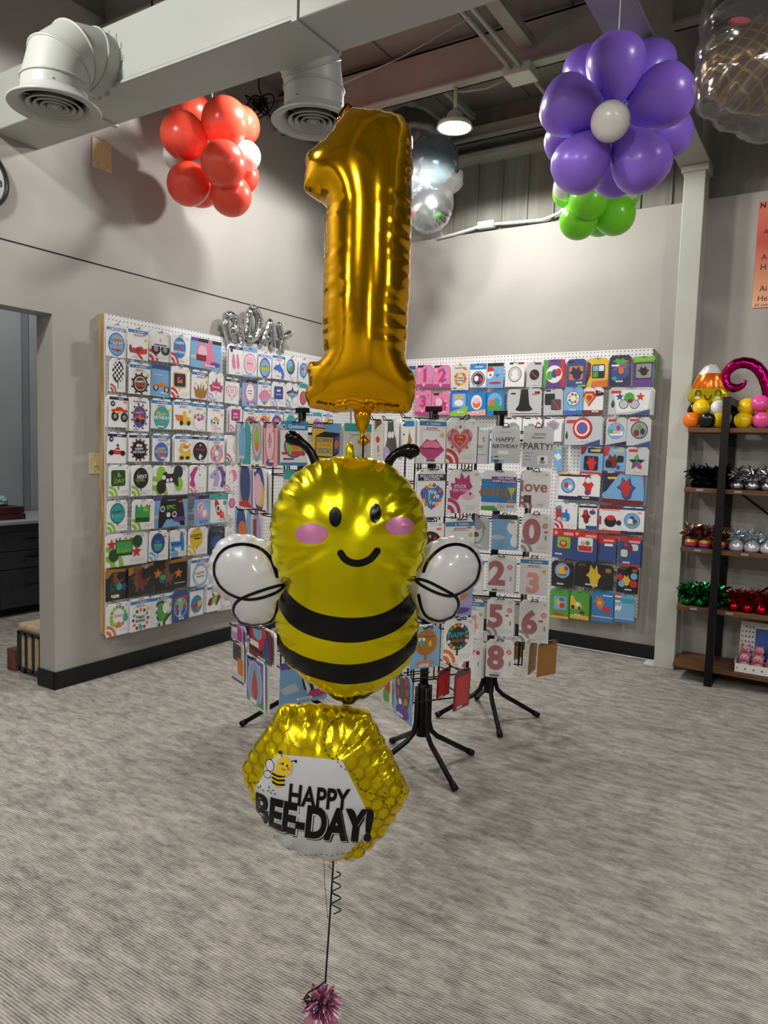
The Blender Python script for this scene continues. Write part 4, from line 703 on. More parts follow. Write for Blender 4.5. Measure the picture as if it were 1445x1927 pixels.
# ------------------------------------------------------------------ three spinner racks
RACKS = {}
def rack(key, c, top, ang, legs, label, side=.34, rows=(1.44, 1.24, 1.04, .84, .64, .44)):
    t = thing('spinner_rack', label, 'display rack', (c[0], c[1], 0), 'black wire spinner racks')
    MB().tube([(0, 0, .14), (0, 0, top-.01)], .019, M_black, 12).obj('pole', t, True)
    bevel(MB().box((-.035, -.012, top-.012), (.035, .012, top+.012), M_black).box((-.014, -.014, top-.06), (.014, .014, top-.01), M_black).obj('top_cap', t), .003)
    MB().lathe([(0, .14), (.027, .14), (.027, .36), (.02, .37)], M_black, 16).obj('hub_sleeve', t, True)
    for a in legs:
        ca, sa = math.cos(a), math.sin(a)
        l = MB().tube([(.03*ca, .03*sa, .36), (.032*ca, .032*sa, .2), (.045*ca, .045*sa, .155), (.075*ca, .075*sa, .125), (.262*ca, .262*sa, .018)], .0115, M_black, 10).obj('leg', t, True)
        MB().tube([(.245*ca, .245*sa, .027), (.272*ca, .272*sa, .012)], .0145, M_black, 10).obj('foot_cap', l, True)
    for q in range(4):
        a = ang+q*math.pi/2; n = Vector((math.cos(a), math.sin(a), 0)); x = Vector((-math.sin(a), math.cos(a), 0)); ir = side*.5-.02
        p = MB(); z0, z1 = rows[-1]-.1, rows[0]+.04
        for s in (-.5, 0, .5): p.tube([n*ir+x*side*s*.98+Vector((0, 0, z0)), n*ir+x*side*s*.98+Vector((0, 0, z1))], .0035, M_black, 6)
        for z in (z0, z1): p.tube([n*ir-x*side*.49+Vector((0, 0, z)), n*ir+x*side*.49+Vector((0, 0, z))], .0035, M_black, 6)
        for z in rows: p.tube([n*ir-x*side*.49+Vector((0, 0, z)), n*ir+x*side*.49+Vector((0, 0, z))], .003, M_black, 6)
        for z in rows[::2]: p.tube([Vector((0, 0, z)), n*ir+Vector((0, 0, z))], .004, M_black, 6)
        p.obj('wire_panel', t, True)
    RACKS[key] = (t, np.array([c[0], c[1], 0.]), ang, side)
D = math.radians
rack('A', (1.381, -2.352), 1.55, D(-51.2+28), [math.atan2(-.184, -.19)+k*math.pi/2 for k in range(4)], 'black wire spinner rack standing behind the bee balloon, farthest left')
rack('B', (2.123, -2.403), 1.55, D(-61.4+28), [math.atan2(-.131, .229)+k*math.pi/2 for k in range(4)], 'nearest black wire spinner rack, its tripod feet beside the hexagon balloon', side=.29)
rack('C', (2.116, -1.689), 1.575, D(-66.5-4), [D(-52.8)+k*math.pi/2 for k in range(4)], 'black wire spinner rack with pink digit packets, farthest right')
RK = [
# rack, face, row list : front faces are 0, left faces -1, right faces 1
"""A|0|C 745 1302 1050 1783|P:w|b 0 0 1 .2 q;o .1 .13 .08 .08 w;o .11 .13 .05 .05 R;t .58 .12 .13 w Qualatex;o .5 .56 .38 .4 P;o .5 .56 .32 .34 i;o .55 .52 .2 .22 o;b .05 .7 .3 .76 r;b .4 .68 .9 .78 r;b .1 .84 .5 .88 E;b 0 .94 1 1 q|white and blue packet behind the left antenna, left rack
A|0|C 1092 1315 1412 1770|P:y|b 0 0 .45 .16 P;b .45 0 1 1 c;t .24 .09 .08 w CHEERZ;g k .1 .33 .4 .22 .95 .24 .95 .72 .75 .85 .12 .84;g y .13 .36 .72 .36 .73 .82 .15 .81;g P .76 .36 .94 .28 .94 .68 .77 .78;o .85 .52 .07 .14 o;t .43 .43 .115 j SORRY;t .44 .54 .07 o YOU_ARE;t .44 .68 .14 q SICK!|yellow and blue packet reading sorry you are sick, left rack
A|0|X 647 797 699 866|P:z|b 0 0 1 .22 t;o .5 .6 .34 .36 e;o .5 .6 .32 .34 z;o .85 .4 .14 .14 f;b .2 .3 .6 .32 t|teal topped packet behind the gold balloon knot, left rack
A|0|X 533 884 585 960|P:z|b 0 0 1 .24 t;b .3 .1 .7 .14 c|teal topped packet above the bee head, left rack
A|0|X 526 1242 619 1322|P:c|b 0 0 1 .16 k;b 0 0 .17 .16 P;g k .42 .3 .62 .75 .5 .7;g w .44 .3 .64 .7 .58 .8;g k .55 .3 .75 .72 .66 .8;g w .6 .4 .8 .72 .75 .8;o .8 .82 .2 .08 m;g s 0 .6 .3 .5 .4 .7 .1 .75|wide sky blue packet with zebra striped legs, left rack
A|-1|G 200 212 340 592|P:t|g s .1 0 .4 0 .3 1 .05 1;g w .6 0 .7 0 .5 1 .45 1;o .5 .5 .25 .5 c|iridescent teal packet on the side of the left rack
A|-1|G 352 208 450 598|P:s|b 0 .9 1 1 w;o .5 .42 .44 .9 e;o .5 .42 .34 .7 s;o .5 .42 .25 .5 o;o .5 .35 .2 .3 i|grey packet with long oval picture on the side of left rack
A|-1|G 457 212 583 615|P:f|b 0 0 1 .14 E;o .5 .42 .4 .75 x;o .5 .42 .34 .65 u;t .5 .35 .3 x A;t .5 .5 .2 x B;o .5 .92 .3 .12 P|rose pink packet on the side of the left rack
A|-1|G 242 612 348 985|P:l|o .5 .4 .42 .8 E;o .5 .4 .3 .6 j;g r 0 .9 .6 .8 1 .95 1 1 0 1|lilac packet with dark oval on the side of left rack
A|-1|G 357 628 488 1022|P:w|b .1 .1 .5 .2 R;o .5 .5 .4 .7 j;o .6 .6 .3 .4 y;o .4 .5 .3 .5 u;b 0 .95 1 1 R|white packet with blue ring on the side of left rack
A|-1|G 202 1003 345 1300|P:c|g w .6 0 .8 0 .5 1 .3 1;o .4 .5 .3 .5 j;o .5 .7 .3 .3 o|shiny blue packet on the side of the left rack
A|-1|G 347 1040 450 1330|P:z|o .5 .5 .4 .6 l;b .2 .2 .5 .8 n|pale packet beside the shiny blue one, left rack
A|-1|K 152 342 258 482|P:l|b .1 .2 .6 .5 w;o .75 .5 .2 .4 m|lilac packet under the left wing, left rack
A|-1|K 302 362 500 638|P:R|o .45 .25 .42 .36 k;o .45 .25 .36 .3 r;o .4 .2 .2 .14 c;o .8 .7 .14 .3 j;b .05 .5 .45 .68 w|dark red packet under the left wing, left rack
A|-1|K 162 475 264 828|P:z|q .1 .1 .8 .5 E;q .5 .4 .95 .8 o;b .1 .66 .5 .8 w;b 0 .94 1 1 j|cream packet with dark square, bottom of the left rack
A|-1|K 272 615 446 1038|P:w|b .06 .04 .94 .96 b;b .2 .12 .8 .2 f;b .25 .24 .75 .26 y;o .5 .56 .4 .52 f;o .5 .56 .35 .47 c;z drop .5 .56 .22 .36 r;b .06 .88 .94 .96 g;b .25 .86 .6 .95 w|white edged blue packet with red drop, bottom of left rack
B|-1|H 142 192 264 690|P:z|g n .2 0 .8 0 .9 .1 .4 .2 .2 .28;o .5 .5 .2 .14 r;o .55 .75 .1 .2 e;b .1 .28 .9 .3 s|white packet with brown curl on the side of nearest rack
B|-1|H 268 195 450 690|P:w|z bat .55 .42 .45 .7 E;o .45 .38 .12 .1 w;o .65 .38 .1 .1 w;o .2 .85 .3 .2 l|white packet with dark grey bat on the nearest rack
B|-1|H 532 165 652 640|P:w|b 0 .1 1 .24 q;z unic .5 .6 .3 .5 d|white packet with blue band on the side of nearest rack
B|-1|L 62 652 140 862|P:z|o .6 .3 .3 .4 r;o .5 .7 .3 .3 g|pale packet at the bottom of the nearest rack
B|-1|L 152 633 284 970|P:c|o .5 .35 .4 .62 E;k .5 .35 .25 .4 9 .1 rogw;b .48 .58 .52 .75 E;o .5 .84 .36 .18 P|sky blue packet with dark oval, bottom of nearest rack
B|0|H 682 178 1048 733|Q|z lips .5 .68 .46 .4 m;z lips .5 .6 .36 .18 p;g R .08 .68 .5 .65 .92 .68 .5 .7;b .35 .92 .65 .96 E|white packet with big pink lips on the nearest rack
B|0|H 1052 178 1438 733|A:r|h .42 .48 .42 p;k .42 .46 .34 .34 16 .05 du;h .42 .48 .34 d;h .42 .48 .29 p;h .42 .48 .2 r;t .42 .42 .07 y Love;t .42 .52 .07 y You|white packet with pink heart inside a heart, nearest rack
B|0|H 687 802 1043 1398|P:w|t .15 .05 .06 E 18";b 0 .11 1 .25 B;t .5 .15 .08 w HOLOGRAPHIC;t .5 .21 .08 w BALLOON;h .52 .58 .42 P;k .52 .56 .32 .34 14 .07 qoym;o .52 .57 .27 .27 q;t .52 .48 .13 w We;t .42 .58 .15 w l;t .66 .58 .12 w ve;h .52 .57 .07 r;t .54 .7 .12 w You|white packet with holographic patterned heart, nearest rack
B|0|X 843 884 905 966|A:m|z hedge .45 .42 .42 .42 m;z drop .62 .58 .26 .14 u;o .68 .55 .03 .04 k;o .98 .5 .03 .03 r;t .36 .38 .08 w STUCK;t .36 .47 .07 w ON_YOU!|white packet with pink hedgehog on the nearest rack
B|0|X 781 979 836 1062|A:o|o .5 .55 .42 .42 k;k .5 .55 .26 .26 8 .06 ory|white packet with dark round balloon beside the bee cheek
B|0|X 837 976 893 1060|Q|z lips .55 .75 .36 .24 R|white packet with red lips behind the right wing
B|0|X 835 1082 890 1160|S|o .5 .3 .4 .42 o;o .6 .85 .34 .08 P|sky blue packet with orange oval behind the right wing
B|0|L 277 302 489 598|P:c|o .52 .38 .4 .42 o;o .5 .38 .37 .39 d;o .3 .3 .06 .06 w;o .42 .3 .06 .06 w;z drop .35 .36 .1 .14 t;z drop .65 .4 .08 .1 y;t .62 .24 .08 n Autumn;b .45 .66 .55 .8 d;o .5 .88 .32 .08 o;b .3 .87 .7 .89 f|sky blue packet with orange autumn owl balloon, nearest rack
B|0|L 512 240 733 556|A:o|o .45 .42 .38 .4 k;k .45 .42 .32 .34 16 .06 owPtgy;t .45 .38 .14 t HAPPY;b .22 .47 .7 .54 n;b .42 .66 .48 .84 k|white packet with black round happy balloon, nearest rack
C|0|X 862 801 919 872|P:s|t .85 .35 .16 d t;t .7 .55 .16 d Day;b .7 .05 1 .12 w;b .1 .75 .9 .77 e|grey packet with gold script on the right rack
C|0|I 412 143 783 603|P:s|b .3 .16 .7 .18 e;t .5 .36 .14 E HAPPY;t .5 .54 .12 E BIRTHDAY;b .25 .66 .6 .76 w;g c .0 .8 .3 .82 .5 1 0 1;o .2 .9 .1 .12 E|silver packet with silver happy birthday letters
C|0|I 802 148 1193 658|P:s|b .35 .16 .75 .22 e;t .5 .27 .06 k Decoration;t .5 .48 .2 E PARTY!;b .05 .64 .35 .66 e;b .05 .72 .3 .74 e;b .05 .8 .3 .82 e;q .5 .7 .85 .92 w;o .67 .78 .06 .06 k;o .67 .86 .1 .06 e|silver packet with grey party letters
C|0|I 292 693 743 1190|P:w|b 0 .22 1 .8 j;b .02 .22 1 .8 q;b .28 .15 .98 .32 P;t .68 .19 .055 w FOIL_SHAPE;t .635 .265 .055 w SCRIPT_BALLOON;t .35 .52 .28 d iesta;z glass .86 .55 .12 .26 y;o .84 .75 .1 .05 o;g g 0 .9 .4 .88 .5 1 0 1;t .7 .88 .065 q XX-LARGE;b .4 .8 1 .82 w|blue packet with golden fiesta script
C|0|I 787 693 1158 1162|A:x|t .45 .42 .36 x love;b .1 .66 .36 .86 E;o .23 .76 .06 .07 n|white packet with rose love script
C|0|X 870 971 922 1034|P:s|o .5 .45 .3 .5 e;o .5 .45 .24 .42 s;z bat .5 .2 .4 .3 e;o .5 .55 .1 .1 E|silver packet with grey animal face, right rack
C|0|X 924 969 974 1035|U|o .9 .35 .3 .3 w;z drop .9 .7 .22 .3 w|sky blue packet with white cloud shape, right rack
C|0|J 888 38 1198 438|A:e|t .36 .47 .72 x 0;o .82 .31 .09 .09 r;o .82 .31 .07 .07 f;b .8 .45 .92 .49 r;o .86 .62 .03 .1 e|white packet with rose numeral zero
C|0|X 862 1050 911 1115|Q|t .5 .6 .7 x 1|white packet with rose numeral one, half hidden
C|0|J 533 478 828 858|P:w|t .35 .48 .72 x 2;o .82 .3 .09 .09 r;o .82 .3 .07 .07 f;o .86 .62 .03 .1 e;b .18 .92 .5 .97 E|white packet with rose numeral two
C|0|J 872 493 1172 888|Q|t .48 .68 .62 f 3|white packet with peach numeral three
C|0|X 862 1127 911 1201|Q|t .5 .64 .6 f 4|white packet with peach numeral four, half hidden
C|0|J 527 918 823 1318|A:e|t .32 .48 .68 x 5;o .82 .31 .09 .09 r;o .82 .31 .07 .07 f;b .68 .43 .8 .47 r;o .86 .64 .03 .1 e|white packet with rose numeral five
C|0|J 863 943 1187 1388|A:e|t .35 .52 .66 x 6;o .82 .34 .09 .09 r;o .82 .34 .07 .07 f;b .66 .46 .8 .5 r;o .86 .66 .03 .1 e|white packet with rose numeral six
C|0|X 862 1206 908 1276|P:w|t .4 .5 .66 x 7;o .8 .3 .09 .09 r;o .84 .6 .03 .1 e|white packet with rose numeral seven, half hidden
C|0|J 518 1353 818 1753|P:w|t .35 .48 .72 x 8;o .82 .32 .09 .09 r;o .82 .32 .07 .07 f;o .86 .62 .03 .1 e;b .15 .93 .5 .97 E|white packet with rose numeral eight""",
]
def face_axes(key, face):
    t, c, ang, side = RACKS[key]; a = ang+face*math.pi/2
    n = np.array([math.cos(a), math.sin(a), 0.]); x = np.array([-math.sin(a), math.cos(a), 0.]); return t, c, n, x, side
for ln in RK[0].split('\n'):
    key, face, g, st, sp_, desc = ln.split('|'); k, *nn = g.split(); ox, oy, s = CR_[k]; x0, y0, x1, y1 = [float(v) for v in nn]
    x0, x1 = ox+x0*s, ox+x1*s; y0, y1 = oy+y0*s, oy+y1*s; xm, ym = (x0+x1)/2, (y0+y1)/2
    t, c, n, x, side = face_axes(key, int(face)); ir = side*.5-.02; d0 = ir+.10+random.uniform(0, .012); pp = c+n*d0
    P = plane_n(xm, ym, pp, n); a, b = plane_n(x0, ym, pp, n), plane_n(x1, ym, pp, n); u, d = plane_n(xm, y0, pp, n), plane_n(xm, y1, pp, n)
    w = abs(np.dot(b-a, x))*.97; h = np.linalg.norm((u-d)[2])
    packet(P, tuple(x), (0, 0, 1), tuple(n), w, h, st, sp_, desc, 'balloon packets on the spinner racks', 'spare behind the '+desc, d0-ir-.01, random.uniform(-.015, .015))
    hp = P+np.array([0, 0, h*.485])-c; base = hp-n*(np.dot(hp, n)-ir)
    MB().tube([base-x*.014, base-x*.014+n*(d0-ir+.025), base-x*.008+n*(d0-ir+.035)+np.array([0, 0, .014]), base+x*.008+n*(d0-ir+.035)+np.array([0, 0, .014]), base+x*.014+n*(d0-ir+.025), base+x*.014], .0022, M_black, 6, False).obj('hook', t, True)
# packets turned away on the right-hand sides, near the bottom
def side_pack(key, px, t, turn, st, desc, w):
    tr, c, _n, _x, side = face_axes(key, 0); x0, y0, x1, y1 = px; P = dep((x0+x1)/2, (y0+y1)/2, t); h = (y1-y0)*t/F
    a = math.atan2(CAM[1]-P[1], CAM[0]-P[0])+math.radians(turn); n = np.array([math.cos(a), math.sin(a), 0.]); x = np.array([-math.sin(a), math.cos(a), 0.])
    packet(P, tuple(x), (0, 0, 1), tuple(n), w, h, st, 'b .1 .16 .9 .94 '+('d' if 'gold' in desc else 'r')+';b .06 .03 .94 .12 E', desc, 'turned packets on the racks', None, 0, 0)
    top = P+np.array([0, 0, h*.485])-c; d = np.array([top[0], top[1], 0]); d = d/np.linalg.norm(d)*(side*.5-.02); base = np.array([d[0], d[1], top[2]])
    MB().tube([base, top+n*.02, top+n*.03+np.array([0, 0, .012])], .0025, M_black, 6).obj('hook', tr, True)
side_pack('B', (824, 1258, 846, 1312), 3.02, 62, 'P:R', 'dark red packet seen nearly edge-on below the nearest rack, left one', .11)
side_pack('B', (856, 1258, 884, 1334), 3.05, 58, 'P:R', 'dark red packet seen nearly edge-on below the nearest rack, right one', .12)
side_pack('C', (1012, 1205, 1048, 1272), 3.6, 48, 'P:d', 'gold packet hanging at the bottom right of the right rack', .13)
side_pack('C', (992, 1205, 1014, 1266), 3.72, 72, 'P:d', 'gold packet hanging edge-on between rose numerals eight and six', .12)
side_pack('C', (966, 1205, 984, 1240), 3.8, 60, 'P:d', 'small gold packet just right of rose numeral eight', .09)
# ------------------------------------------------------------------ foil balloons
def smooth_poly(pts, per=8):
    P = np.array(pts, float); n = len(P); out = []
    for i in range(n):
        p0, p1, p2, p3 = P[i-1], P[i], P[(i+1) % n], P[(i+2) % n]
        for k in range(per):
            t = k/per; out.append(.5*((2*p1)+(-p0+p2)*t+(2*p0-5*p1+4*p2-p3)*t*t+(-p0+3*p1-3*p2+p3)*t**3))
    return np.array(out)
def resample(P, ds):
    Q = np.vstack([P, P[:1]]); L = np.r_[0, np.cumsum(np.linalg.norm(np.diff(Q, axis=0), axis=1))]; n = max(16, int(L[-1]/ds)); s = np.linspace(0, L[-1], n, endpoint=False)
    return np.c_[np.interp(s, L, Q[:, 0]), np.interp(s, L, Q[:, 1])], s, L[-1]
def inside(P, X):
    x, y = X[:, 0], X[:, 1]; r = np.zeros(len(X), bool); n = len(P)
    for i in range(n):
        x1, y1 = P[i-1]; x2, y2 = P[i]
        if y1 == y2: continue
        c = ((y1 > y) != (y2 > y)) & (x < (x2-x1)*(y-y1)/(y2-y1)+x1); r ^= c
    return r
class Foil:
    """inflated foil shape: membrane height over a traced outline, pinched by pleats along the seam"""
    def __init__(s, poly, half, spacing=.03, scallop=.004, depth=.5, length=.03, ds=.005, grid=.011, seed=0, ripple=.0008, ripl=.03, per=8, power=.5):
        rnd = np.random.RandomState(seed); A = poly if per == 0 else smooth_poly(poly, per)
        P, S, Lt = resample(A, ds)
        if np.sum(P[:, 0]*np.roll(P[:, 1], -1)-np.roll(P[:, 0], -1)*P[:, 1]) < 0: P = P[::-1].copy()
        nv = max(4, int(Lt/spacing)); val = (np.arange(nv)+rnd.uniform(-.32, .32, nv))*Lt/nv; amp = rnd.uniform(.45, 1, nv); ln = rnd.uniform(.5, 1.6, nv)*length
        d = np.abs(S[:, None]-val[None]); d = np.minimum(d, Lt-d); i = d.argmin(1); wv = spacing*.22
        s.v = np.exp(-(d[np.arange(len(S)), i]/wv)**2)*amp[i]; s.ln = ln[i]; s.ph = S*2*math.pi/(spacing*.36)+3*np.sin(S*9)
        T = np.roll(P, -1, 0)-np.roll(P, 1, 0); T /= np.linalg.norm(T, axis=1)[:, None]; Nn = np.c_[T[:, 1], -T[:, 0]]
        bul = 1-s.v; P = P+Nn*scallop*(bul-.6)[:, None]; s.P = P; s.N = Nn; s.half = half; s.depth = depth; s.ripple = ripple; s.ripl = ripl; s.power = power
        lo, hi = P.min(0), P.max(0); s.h = max(hi-lo)/150; s.lo = lo-3*s.h; nx, ny = (np.ceil((hi-lo)/s.h)+7).astype(int)
        gx, gy = np.meshgrid(s.lo[0]+np.arange(nx)*s.h, s.lo[1]+np.arange(ny)*s.h, indexing='ij'); m = inside(P, np.c_[gx.ravel(), gy.ravel()]).reshape(nx, ny)
        u = np.zeros((nx, ny)); I, J = np.indices((nx, ny)); red = m & ((I+J) % 2 == 0); blk = m & ((I+J) % 2 == 1); om = 1.93
        for it in range(260):
            for mk in (red, blk):
                a = np.zeros_like(u); a[1:-1, 1:-1] = .25*(u[2:, 1:-1]+u[:-2, 1:-1]+u[1:-1, 2:]+u[1:-1, :-2]+1)
                u = np.where(mk, u+om*(a-u), u)
        s.u = u/u.max(); s.ds = ds; s.grid = grid
    def near(s, X):
        k = np.empty(len(X), int); d = np.empty(len(X))
        for a in range(0, len(X), 4000):
            D = ((X[a:a+4000, None, :]-s.P[None])**2).sum(2); j = D.argmin(1); k[a:a+4000] = j; d[a:a+4000] = np.sqrt(D[np.arange(len(j)), j])
        return k, d
    def z(s, X):
        X = np.asarray(X, float); g = (X-s.lo)/s.h; i = np.clip(g.astype(int), 0, np.array(s.u.shape)-2); f = np.clip(g-i, 0, 1)
        a = s.u[i[:, 0], i[:, 1]]*(1-f[:, 0])*(1-f[:, 1])+s.u[i[:, 0]+1, i[:, 1]]*f[:, 0]*(1-f[:, 1])+s.u[i[:, 0], i[:, 1]+1]*(1-f[:, 0])*f[:, 1]+s.u[i[:, 0]+1, i[:, 1]+1]*f[:, 0]*f[:, 1]
        k, d = s.near(X); H = s.half*np.maximum(a, 0)**s.power
        H = H*(1-s.depth*s.v[k]*np.exp(-d/s.ln[k]))
        return H+s.ripple*np.sin(s.ph[k])*np.exp(-d/s.ripl)*np.minimum(1, d/.008)
    def mesh(s, name, m):
        lo, hi = s.P.min(0), s.P.max(0); g = s.grid; pts = [s.P]
        for off in (.35*g, .85*g, 1.6*g):
            Q = s.P-s.N*off; k, d = s.near(Q); ok = (d > .8*off) & inside(s.P, Q); pts.append(Q[ok][:: (1 if off < .8*g else 1)])
        r = []; row = 0; y = lo[1]
        while y < hi[1]:
            x = lo[0]+(g/2 if row % 2 else 0)
            while x < hi[0]: r.append((x, y)); x += g
            y += g*.866; row += 1
        r = np.array(r); r = r[inside(s.P, r)]; k, d = s.near(r); pts.append(r[d > 2.1*g])
        V = np.vstack(pts); n = len(s.P)
        ov, _, of, *_ = delaunay_2d_cdt([Vector(p) for p in V], [], [list(range(n))], 1, 1e-6)
        X = np.array([(p.x, p.y) for p in ov]); Z = s.z(X); kk, dd = s.near(X); bd = dd < 1e-5; Z[bd] = 0
        N = len(X); idx = np.arange(N); back = np.where(bd, idx, idx+N)
        v = [(x, y, z) for (x, y), z in zip(X, Z)]+[(x, y, -z*.95) for (x, y), z in zip(X, Z)]
        f = [tuple(t) for t in of]; f += [tuple(int(back[i]) for i in reversed(t)) for t in of]
        me = bpy.data.meshes.new(name); me.from_pydata(v, [], f); me.materials.append(m); me.polygons.foreach_set('use_smooth', [True]*len(f)); me.update()
        bm = bmesh.new(); bm.from_mesh(me); bmesh.ops.delete(bm, geom=[q for q in bm.verts if not q.link_faces], context='VERTS'); bm.to_mesh(me); s.bvh = BVHTree.FromBMesh(bm); bm.free(); return me
    def clip(s, X, eps=.001):
        X = np.asarray(X, float).copy(); o = ~inside(s.P, X)
        if o.any(): k, _ = s.near(X[o]); X[o] = s.P[k]-s.N[k]*eps
        return X
    def decal(s, name, X, F_, m, parent, off=.0012):
        X = s.clip(X); Z = s.z(X)
        for i, (x, y) in enumerate(X):
            hit = s.bvh.ray_cast(Vector((x, y, 1)), Vector((0, 0, -1)))
            if hit[0] is not None: Z[i] = hit[0].z
        Z = Z+off*1.3; me = bpy.data.meshes.new(name); me.from_pydata([(x, y, z) for (x, y), z in zip(X, Z)], [], F_); me.materials.append(m)
        me.polygons.foreach_set('use_smooth', [True]*len(F_)); return link(name, me, parent)
    def disc(s, name, c, rx, ry, rot, m, parent, off=.0012):
        X = [c]; n = 32; F_ = []; ca, sa = math.cos(rot), math.sin(rot); R = 6
        for r in range(1, R+1):
            for j in range(n): a = 2*math.pi*j/n; x, y = rx*r/R*math.cos(a), ry*r/R*math.sin(a); X.append((c[0]+x*ca-y*sa, c[1]+x*sa+y*ca))
        F_ += [(0, 1+j, 1+(j+1) % n) for j in range(n)]
        for r in range(R-1): F_ += [(1+r*n+j, 1+(r+1)*n+j, 1+(r+1)*n+(j+1) % n, 1+r*n+(j+1) % n) for j in range(n)]
        return s.decal(name, X, F_, m, parent, off)
    def stroke(s, name, pts, w, m, parent, off=.0014, closed=False, per=6, dash=None):
        P = np.array(pts, float); n = len(P); C = []
        for i in range(n-1):
            p0, p1, p2, p3 = P[max(i-1, 0)], P[i], P[i+1], P[min(i+2, n-1)]
            for k in range(per): t = k/per; C.append(.5*((2*p1)+(-p0+p2)*t+(2*p0-5*p1+4*p2-p3)*t*t+(-p0+3*p1-3*p2+p3)*t**3))
        C.append(P[-1]); C = np.array(C); L = np.r_[0, np.cumsum(np.linalg.norm(np.diff(C, axis=0), axis=1))]
        st = dash/2 if dash else .004; k = max(3, int(L[-1]/st)); ss = np.linspace(0, L[-1], k); C = np.c_[np.interp(ss, L, C[:, 0]), np.interp(ss, L, C[:, 1])]
        T = np.gradient(C, axis=0); T /= np.linalg.norm(T, axis=1)[:, None]+1e-9; Nn = np.c_[-T[:, 1], T[:, 0]]
        X = np.vstack([C+Nn*w/2, C, C-Nn*w/2]); k = len(C); F_ = []
        for i in range(k-1):
            if dash and (i//2) % 2: continue
            F_ += [(i, k+i, k+i+1, i+1), (k+i, 2*k+i, 2*k+i+1, k+i+1)]
        if not dash:
            for c_, a0 in ((C[0], math.atan2(*(-T[0])[::-1])), (C[-1], math.atan2(*T[-1][::-1]))):
                o = len(X); a = np.linspace(a0-math.pi/2, a0+math.pi/2, 9); X = np.vstack([X, c_[None], c_+w/2*np.c_[np.cos(a), np.sin(a)]]); F_ += [(o, o+1+i, o+2+i) for i in range(8)]
        return s.decal(name, X, F_, m, parent, off)
    def band(s, name, top, bot, m, parent, n=60, k=10, off=.0012):
        def rs(p):
            p = np.array(p, float); q = np.vstack([smooth_open(p)]); L = np.r_[0, np.cumsum(np.linalg.norm(np.diff(q, axis=0), axis=1))]; ss = L[-1]*(.5-.5*np.cos(np.linspace(0, math.pi, n))); return np.c_[np.interp(ss, L, q[:, 0]), np.interp(ss, L, q[:, 1])]
        A, B_ = rs(top), rs(bot); X = np.vstack([A+(B_-A)*t for t in np.linspace(0, 1, k)])
        F_ = [(j*n+i, (j+1)*n+i, (j+1)*n+i+1, j*n+i+1) for j in range(k-1) for i in range(n-1)]
        return s.decal(name, X, F_, m, parent, off)
    def poly_decal(s, name, poly, m, parent, g=.008, off=.0012, holes=()):
        P, _, _ = resample(np.array(poly, float), g*.6); lo, hi = P.min(0), P.max(0)
        gx, gy = np.meshgrid(np.arange(lo[0], hi[0], g), np.arange(lo[1], hi[1], g)); r = np.c_[gx.ravel(), gy.ravel()]; r = r[inside(P, r)]
        D = np.sqrt(((r[:, None]-P[None])**2).sum(2)).min(1); r = r[D > g*.4]
        ov, _, of, *_ = delaunay_2d_cdt([Vector(p) for p in np.vstack([P, r])], [], [list(range(len(P)))], 1, 1e-6)
        return s.decal(name, [(p.x, p.y) for p in ov], [tuple(t) for t in of], m, parent, off)
    def text(s, name, txt, c, size, rot, m, parent, off=.0016, bold=.03, sx=1.):
        v, f = text_geo(txt, bold); bm = bmesh.new(); vs_ = [bm.verts.new((x*size*sx, y*size, 0)) for x, y in v]
        for q in f:
            try: bm.faces.new([vs_[i] for i in q])
            except ValueError: pass
        bmesh.ops.triangulate(bm, faces=bm.faces[:])
        for _ in range(3):
            es = [e for e in bm.edges if e.calc_length() > .012]
            if es: bmesh.ops.subdivide_edges(bm, edges=es, cuts=1); bmesh.ops.triangulate(bm, faces=[q for q in bm.faces if len(q.verts) > 3])
        bm.verts.index_update(); ca, sa = math.cos(rot), math.sin(rot)
        X = [(c[0]+p.co.x*ca-p.co.y*sa, c[1]+p.co.x*sa+p.co.y*ca) for p in bm.verts]; F_ = [tuple(p.index for p in q.verts) for q in bm.faces]; bm.free()
        return s.decal(name, X, F_, m, parent, off)
def smooth_open(P, per=8):
    n = len(P); C = []
    for i in range(n-1):
        p0, p1, p2, p3 = P[max(i-1, 0)], P[i], P[i+1], P[min(i+2, n-1)]
        for k in range(per): t = k/per; C.append(.5*((2*p1)+(-p0+p2)*t+(2*p0-5*p1+4*p2-p3)*t*t+(-p0+3*p1-3*p2+p3)*t**3))
    return np.array(C+[P[-1]])
M_gold = mat('gold_foil', 'f0b20c', .11, .95, bump=.012, bscale=14)
M_bee = mat('yellow_foil', 'e6d80a', .18, .88, bump=.012, bscale=12)
M_hex = mat('honey_foil', 'ead20c', .2, .9, bump=.012, bscale=16)
M_wing = mat('wing_foil', 'c6c6ca', .3, 0, coat=.6)
M_blk = mat('black_foil', '030304', .2, 0, spec=.3)
M_cheek = mat('cheek_pink', 'c77aa6', .25, .4, coat=.4)
def tracer(ox, oy, s, cx, cy, t):
    def fn(x, y): return ((ox+x*s-cx)*t/F, -(oy+y*s-cy)*t/F)
    return fn
def T_(fn, flat): return [fn(a, b) for a, b in zip(flat[::2], flat[1::2])]
def facing(px, py, t, yaw=0, tilt=0): return axes(dep(px, py, t), RT, UP, -FW) @ Matrix.Rotation(yaw, 4, 'Y') @ Matrix.Rotation(tilt, 4, 'X')
TB = 1.70
